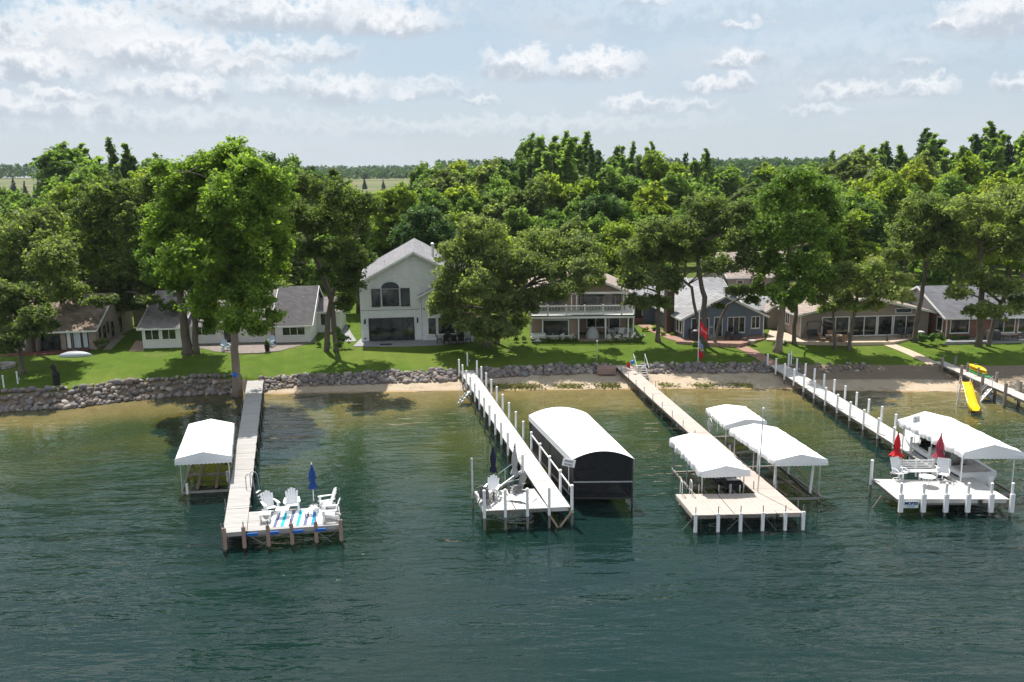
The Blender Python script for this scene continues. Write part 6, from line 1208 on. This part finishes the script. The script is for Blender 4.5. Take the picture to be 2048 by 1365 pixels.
tree('tall maple with pale seed clusters in front of the tan house', (1556, 704), [(1556, 705, 13), (1562, 650, 11), (1570, 580, 10), (1580, 500, 8), (1590, 420, 5), (1592, 370, 3)], [(1592, 358, 46, 26), (1555, 400, 46, 40), (1630, 390, 46, 38), (1660, 430, 34, 38), (1545, 460, 44, 44), (1610, 460, 58, 44), (1660, 490, 34, 34), (1540, 530, 36, 40), (1600, 540, 54, 40), (1555, 585, 34, 30), (1640, 550, 34, 30), (1520, 580, 16, 30), (1600, 590, 34, 24)], 'maple', 1.2, 46, .26, BARKL, seed=11, nmain=22)
tree('straight dark trunk right behind the tall maple', (1588, 690), [(1588, 691, 7), (1590, 640, 7), (1594, 580, 6), (1600, 520, 4)], [(1605, 580, 34, 26, 1), (1640, 570, 36, 28, 1), (1620, 530, 40, 30, 1.5), (1580, 610, 18, 20)], 'oak', 1.1, 44, .25, seed=12, nmain=8)
tree('small slender tree beside the tan patio table', (1670, 699), [(1670, 700, 4.5), (1668, 640, 4), (1666, 580, 3)], [(1660, 570, 42, 32), (1688, 550, 40, 30), (1635, 600, 26, 20), (1690, 600, 30, 22), (1655, 615, 28, 14)], 'oak', 1.3, 46, .23, seed=13, nmain=12)
tree('tree with a slanting trunk right of the tan patio table', (1697, 701), [(1697, 702, 6.5), (1704, 650, 5.5), (1714, 595, 4.5), (1730, 550, 3)], [(1728, 580, 46, 28), (1778, 585, 40, 24), (1745, 540, 46, 28), (1812, 595, 26, 16), (1700, 612, 32, 16), (1755, 612, 34, 12), (1800, 560, 30, 20)], 'maple', 1.25, 46, .24, seed=14, nmain=14)
tree('dark-limbed oak behind the right end of the tan house', (1828, 684), [(1828, 685, 8.5), (1836, 630, 8), (1846, 575, 7), (1852, 520, 5), (1850, 460, 3)], [(1850, 420, 50, 36), (1812, 465, 40, 34), (1885, 470, 40, 34), (1845, 500, 38, 28), (1795, 505, 32, 28), (1880, 525, 34, 24), (1900, 430, 30, 30)], 'oak', 1.1, 42, .25, seed=15, nmain=20)
tree('big spreading oak with paired trunks before the brick house', (1964, 693), [(1957, 694, 10), (1961, 630, 10), (1964, 570, 9), (1960, 490, 6), (1955, 430, 4)], [(1955, 420, 56, 38), (2010, 410, 52, 42), (1925, 475, 46, 40), (1990, 485, 56, 42), (2040, 495, 40, 44), (1945, 550, 44, 32), (1915, 585, 32, 22), (2005, 575, 42, 26), (1985, 625, 44, 22), (2040, 612, 30, 28), (2060, 420, 40, 40), (1950, 620, 30, 16)], 'oak', 1.15, 44, .26, extra=([(1976, 693, 8), (1984, 655, 7), (2000, 605, 7), (2032, 565, 6), (2060, 530, 4)],), seed=16, nmain=26)
tree('young slim sapling on the lawn left of the white house', (672, 726), [(672, 727, 1.6), (673, 705, 1.4), (676, 680, 1)], [(677, 690, 15, 12), (680, 672, 14, 14), (676, 660, 9, 10)], 'mid', 2.6, 30, .17, seed=17, nmain=5, rc=(.25, .4))
for i, (l, base, tr, lo, kd, Y_) in enumerate((('dark rounded tree right behind the white house roof', None, [(850, 560, 6), (850, 480, 5)], [(850, 440, 44, 34), (815, 475, 38, 30), (880, 470, 34, 38), (845, 500, 44, 32)], 'dark', 104), ('pale willow-like tree behind the white house', None, [(785, 540, 5), (785, 440, 4)], [(770, 410, 34, 30), (800, 400, 34, 34), (785, 450, 44, 40), (760, 470, 30, 36)], 'yel', 112), ('dark round-topped tree in the wood behind the balcony house', None, [(1205, 540, 5), (1205, 430, 4)], [(1205, 410, 40, 22), (1180, 430, 26, 26), (1230, 435, 28, 30)], 'dark', 118), ('light green tree between the balcony house and the blue cottage', None, [(1240, 580, 5), (1245, 480, 4)], [(1240, 470, 36, 32), (1225, 520, 28, 34), (1260, 500, 26, 30)], 'yel', 100))):
    p = atY(tr[0][0], tr[0][1], Y_); tree(l, (0, 0), tr, lo, kd, 1.0, 40, .34, seed=30 + i, nmain=8, zbase=Vector((p.x, Y_, zgf(p.x, Y_))))

# ---------------------------------------------------------------- the wood behind the houses : shared shapes, one object per tree
def proto(kind, form, seed):
    r = np.random.default_rng(seed); H_ = 14.0; lobes = []
    if form == 'round':
        for k in range(8): a = r.uniform(0, 6.28); d = r.uniform(.8, 2.6); lobes.append(((d * math.cos(a), d * math.sin(a), r.uniform(4.0, 11.0)), (r.uniform(1.5, 2.4), r.uniform(1.5, 2.4), r.uniform(1.4, 2.2))))
        lobes.append(((0, 0, H_ - 2.2), (1.9, 1.9, 1.9))); lobes.append(((0, 0, 7), (3.0, 3.0, 3.4)))
    elif form == 'spire':
        for k in range(6):
            a = r.uniform(0, 6.28); d = r.uniform(.3, 2.0); top = r.uniform(10.5, H_); z = top
            while z > 3.0: f = (top - z) / top; lobes.append(((d * math.cos(a) * (1.1 - f * .3) + r.normal() * .15, d * math.sin(a) + r.normal() * .15, z - .8), (.42 + f * 2.2, .42 + f * 2.2, .95 + f * .6))); z -= .95
    else:
        z = H_ - .3
        while z > .8: f = (H_ - z) / H_; lobes.append(((0, 0, z), (.25 + f * 3.0, .25 + f * 3.0, .7))); z -= .9
    C, Rc = sample_lobes(lobes, r, 1.0 if form != 'cone' else .8, (.5, .95), .5); 
    crown = crown_mesh('crown', C, Rc, 30, .42 if form != 'cone' else .5, LM[kind], r, up=.6 if form != 'cone' else .2, flat=.65)
    mb = MB(); tp = [(0, 0, -.6), (.1, 0, 3), (.1, .1, 6.5), (0, 0, 10.5)]; mb.tube(tp, [.30, .24, .17, .06], 7)
    if form != 'cone': branch_out(mb, [tuple(np.array(tp[1]) * (1 - k / 6) + np.array(tp[3]) * k / 6) for k in range(7)], [.2] * 7, C, r, 12, .12)
    tm = mb.build('trunk', BARK, smooth=True); trunk = tm.data; bpy.data.objects.remove(tm); return trunk, crown
PR = {}; WOOD = []
for kd in ('mid', 'yel', 'dark', 'oak'):
    PR[kd, 'round'] = [proto(kd, 'round', 200 + 7 * i + len(kd) * 31) for i in range(2 if kd != 'mid' else 3)]
for kd in ('mid', 'dark'): PR[kd, 'spire'] = [proto(kd, 'spire', 300 + 5 * i) for i in range(2)]
PR['con', 'cone'] = [proto('con', 'cone', 400)]
def wood_tree(name, label, group, x, y, H_, kd, form, r, wide=1.0, lean=0.0):
    tr, cr = PR[kd, form][r.integers(len(PR[kd, form]))]; t = thing(name, label, 'tree', (x, y, zgf(x, y)), r.uniform(0, 6.28), group); s = H_ / 14.0; t.scale = (s * wide * r.uniform(.85, 1.15), s * wide * r.uniform(.85, 1.15), s); t.rotation_euler = (r.normal() * .04, r.normal() * .04, t.rotation_euler.z); WOOD.append(t)
    for nm, me in (('trunk', tr), ('crown', cr)): o = bpy.data.objects.new(nm, me); COL.objects.link(o); o.parent = t
SKX = [-200, 0, 130, 150, 200, 300, 420, 560, 640, 690, 740, 790, 830, 870, 940, 1035, 1060, 1130, 1200, 1300, 1400, 1440, 1500, 1560, 1620, 1660, 1700, 1780, 1850, 1950, 2048, 2250]
SKY = [400, 405, 402, 312, 308, 318, 330, 330, 354, 376, 404, 414, 376, 342, 338, 330, 288, 285, 300, 305, 330, 352, 356, 356, 350, 328, 305, 290, 282, 275, 270, 270]
def zone(px):
    for lim, txt in ((150, 'above the stone cottage'), (560, 'behind the long white cottage'), (880, 'behind the white two-storey house'), (1230, 'behind the balcony house'), (1430, 'behind the blue cottage'), (1700, 'behind the tan house'), (4000, 'behind the brick house')):
        if px < lim: return txt
KN = {'mid': 'mid green', 'yel': 'yellow green', 'dark': 'dark green', 'oak': 'olive green'}
rb = np.random.default_rng(55)
ROWS = ((101, .0), (112, .2), (124, .42), (139, .65), (158, .88), (178, 1.0), (196, 1.0))
for ri, (Yr, f) in enumerate(ROWS):
    half = (1024 + 130) / F_PX * Yr * 1.02; x = -half
    while x < half:
        yy = Yr + rb.uniform(-4.5, 4.5); px = 1024 + x / yy * F_PX; top_f = float(np.interp(px, SKX, SKY)); near_top = 452 if px < 1500 else 430
        if 100 < px < 260 and False: near_top = 420
        top = near_top + (top_f - near_top) * f + rb.uniform(-26, 12) - 10; hor = 350.5 - (px - 1024) * .0137
        ztop = CAM_H + (hor - top) / F_PX * yy * 1.02; H_ = min(max(ztop - zgf(x, yy), 5.0), 25.0)
        blocked = yy < 108 and any(a < x < b and c < yy < d for a, b, c, d in ((-16.5, -2.5, 78, 99.5), (22.5, 36.5, 78, 104), (11, 28, 78, 100), (-42, -36, 90, 97)))
        if not blocked:
            u = rb.random()
            if px < 290: kd = 'yel' if (u < .62 and f < .7) else 'mid'
            elif 730 < px < 850: kd = 'yel' if u < .4 else 'mid'
            elif px > 1600 and f < .7: kd = 'yel' if u < .5 else 'mid'
            else: kd = 'mid' if u < .6 else ('yel' if u < .74 else ('oak' if u < .9 else 'dark'))
            form = 'spire' if (f > .7 and (140 < px < 310 or 1040 < px < 1430 or px > 1650) and rb.random() < .85) else 'round'
            if form == 'spire': kd = 'dark' if rb.random() < .18 else 'mid'
            fm = 'pointed' if form == 'spire' else 'rounded'
            wood_tree('wood_tree', '%s %s tree, %s of the wood %s' % (fm, KN[kd], ('front', 'front', 'middle', 'middle', 'back', 'back', 'back')[ri], zone(px)), 'trees of the wood %s, %s %s, %s' % (zone(px), fm, KN[kd], ('front', 'front', 'middle', 'middle', 'back', 'back', 'back')[ri]), x, yy, H_, kd, form, rb, rb.uniform(.9, 1.25) * (1.15 if H_ < 9 else 1.0))
        x += rb.uniform(3.4, 5.6) * (1 + .08 * ri)
# spruces standing in the far field at the left, and one by the middle gap
for x, yb_, yt, w_ in ((20, 392, 358, 1.2), (48, 388, 348, 1.1), (70, 386, 356, 1.0), (88, 392, 362, .9), (98, 388, 352, 1.3), (116, 388, 356, 1.0), (132, 388, 346, 1.1), (880, 366, 346, 1.3), (775, 372, 352, 1.2), (738, 368, 348, 1.2)):
    Yf = 520 if x < 200 else 640; hor = 350.5 - (x - 1024) * .0137; X0 = (x - 1024) / F_PX * Yf; zt = CAM_H + (hor - yt - 6) / F_PX * Yf; zb_ = zgf(X0, Yf); wood_tree('spruce_tree', 'dark spruce standing in the far field at the left' if x < 200 else 'dark spruce far beyond the roof gap', 'field spruces at the left' if x < 200 else 'spruces beyond the roof gap', X0, Yf, max(zt - zb_, 6), 'con', 'cone', rb, w_)
# distant woods on the horizon
r = np.random.default_rng(77); C = []; Rc = []
for (x0, x1, Yf, n, hh) in ((-80, 160, 1080, 150, 17), (560, 860, 1500, 260, 15), (880, 1700, 1000, 420, 17), (1380, 1700, 700, 220, 17), (1700, 2150, 900, 120, 18), (160, 560, 1100, 160, 17), (620, 860, 950, 120, 8), (-80, 160, 760, 0, 10)):
    for k in range(n):
        px = r.uniform(x0, x1); yy = Yf * r.uniform(.96, 1.12); X0 = (px - 1024) / F_PX * yy; z0 = zgf(X0, yy); h0 = hh * r.uniform(.65, 1.15)
        for j in range(4): C.append((X0 + r.normal() * 4, yy + r.normal() * 4, z0 + h0 * (.25 + .2 * j))); Rc.append(r.uniform(3.2, 5.5) * (1 - .1 * j))
me = crown_mesh('distant_woods', C, Rc, 22, 2.6, LM['dark'], r); o = bpy.data.objects.new('distant_woods', me); COL.objects.link(o); o['kind'] = 'stuff'; tag(o, 'hazy belt of distant woods along the horizon', 'woods')
# utility poles on the horizon
for px, y0, y1 in ((644, 345, 333), (788, 343, 331), (802, 343, 332), (885, 346, 335), (8, 338, 328)):
    Yf = 900; X0 = (px - 1024) / F_PX * Yf; hor = 350.5 - (px - 1024) * .0137; z0 = zgf(X0, Yf); zt = CAM_H + (hor - y1) / F_PX * Yf
    t = thing('utility_pole', 'thin utility pole on the far horizon', 'pole', (X0, Yf, z0), group='far utility poles'); MB().tube([(0, 0, 0), (0, 0, zt - z0)], .2, 6).build('mast', OLDPOST, t); MB().span(-1.3, 1.3, -.1, .1, zt - z0 - 1.4, zt - z0 - 1.1).build('crossarm', OLDPOST, t)
# ---------------------------------------------------------------- shrubs and flower beds
FLW = pmat('white_petals', (.72, .72, .68), .7, .08)
def shrub(name, label, px, py, w, h, kd, dens=3.0, size=.16, flowers=0, depth=None, seed=0, group=None, dy=0.0):
    r = np.random.default_rng(500 + seed); b = gpt(px, py); b.y += dy; t = thing(name, label, 'shrub', b, 0, group); d = depth or min(w, 1.2); lob = []
    n = max(1, int(w / .8))
    for k in range(n): lob.append((((k + .5) / n * w - w / 2, r.normal() * .08, h * .5), (max(.35, w / n * .75), d / 2, h * .52)))
    C, Rc = sample_lobes(lob, r, dens, (.22, .38), .3); C[:, 2] = np.maximum(C[:, 2], .12)
    me = crown_mesh('foliage', C, Rc, 26, size, LM[kd], r); o = bpy.data.objects.new('foliage', me); COL.objects.link(o); o.parent = t
    mb = MB()
    for k in range(max(3, n)): q = C[r.integers(len(C))]; mb.tube([(q[0] * .6, q[1] * .6, -.05), tuple(q)], [.025, .012], 4)
    mb.build('stems', BARK, t)
    if flowers:
        top = C[C[:, 2] > h * .35]; F_ = top[r.integers(0, len(top), flowers)] + r.normal(size=(flowers, 3)) * .12 + np.array([0, -.12, .16]); mf = crown_mesh('blossoms', F_, np.full(flowers, .09), 5, .13, FLW, r); o = bpy.data.objects.new('blossoms', mf); COL.objects.link(o); o.parent = t; o['kind'] = 'stuff'
    return t
shrub('flower_bed', 'white flowering bed below the big window of the balcony house', 1105, 684, 4.6, .62, 'yel', flowers=120, seed=1, depth=1.1); shrub('flower_bed', 'white flowering bed in front of the porch posts', 1243, 684, 3.2, .6, 'yel', flowers=80, seed=2, depth=1.0); shrub('shrub', 'leafy shrub at the right end of the porch bed', 1276, 684, 1.3, 1.0, 'mid', flowers=14, seed=3)
shrub('shrub', 'hosta clump along the brick path by the slim oak', 1300, 663, 2.2, .45, 'yel', seed=4); shrub('shrub', 'low green edging beside the blue cottage wall', 1336, 672, 1.8, .45, 'yel', seed=5)
shrub('shrub', 'large dark round bush between the tan house and brick house', 1862, 690, 2.5, 1.45, 'dark', seed=6, depth=1.8); shrub('shrub', 'small bush under the brick house window', 1920, 682, 2.0, .6, 'mid', seed=7)
shrub('shrub', 'upright dark shrub at the corner of the red porch', 205, 702, 1.5, 1.6, 'oak', seed=8); shrub('shrub', 'rounded dark evergreen at the white house left corner', 690, 697, 1.4, 1.7, 'con', seed=9, size=.14); shrub('shrub', 'leafy low planting beside the leaning oak', 648, 694, 1.8, .6, 'mid', seed=10)
shrub('shrub', 'plant growing in the tall black pot', 535, 704, .5, .5, 'mid', seed=11, dens=8).location.z += .62
shrub('shrub', 'low planting at the foot of the crooked oak', 1400, 693, 1.8, .5, 'mid', seed=12); shrub('shrub', 'green fringe by the dock walk on the right patio', 1560, 690, 1.8, .4, 'mid', seed=13, flowers=8)
shrub('shrub', 'low plants against the left of the white house bay', 1040, 685, 1.6, .7, 'oak', seed=14)

# look-alikes of the wood: told apart by their order from the left
ORD = ('leftmost', 'second from left', 'third from left', 'fourth from left', 'fifth from left', 'sixth from left', 'seventh from left', 'eighth from left', 'ninth from left', 'tenth from left', 'eleventh from left', 'twelfth from left', 'thirteenth from left', 'fourteenth from left', 'fifteenth from left', 'sixteenth from left', 'seventeenth from left', 'eighteenth from left')
byl = {}
for t in WOOD + [o for o in COL.objects if o.name.startswith('utility_pole')]: byl.setdefault(t['label'], []).append(t)
for l, ts in byl.items():
    if len(ts) > 1:
        for k, t in enumerate(sorted(ts, key=lambda o: o.location.x / o.location.y)): t['label'] = l + ', ' + ORD[min(k, len(ORD) - 1)]

# ================================================================== air
hz = bpy.data.materials.new('air_haze'); hz.use_nodes = True; hz.node_tree.nodes.clear(); g_ = G(hz.node_tree)
pv = g_.n('ShaderNodeVolumePrincipled'); pv.inputs['Color'].default_value = (0.80, 0.88, 0.97, 1); pv.inputs['Density'].default_value = 0.00008; pv.inputs['Anisotropy'].default_value = 0.0
ho = g_.n('ShaderNodeOutputMaterial'); g_.t.links.new(pv.outputs[0], ho.inputs['Volume'])
HAZE = True
if HAZE:
    hb = MB(); hb.span(-2800, 2800, -420, 5300, -9.0, 72.0); ho_ = hb.build('haze', hz); ho_['kind'] = 'stuff'; tag(ho_, 'thin summer haze in the air over lake and land', 'haze')
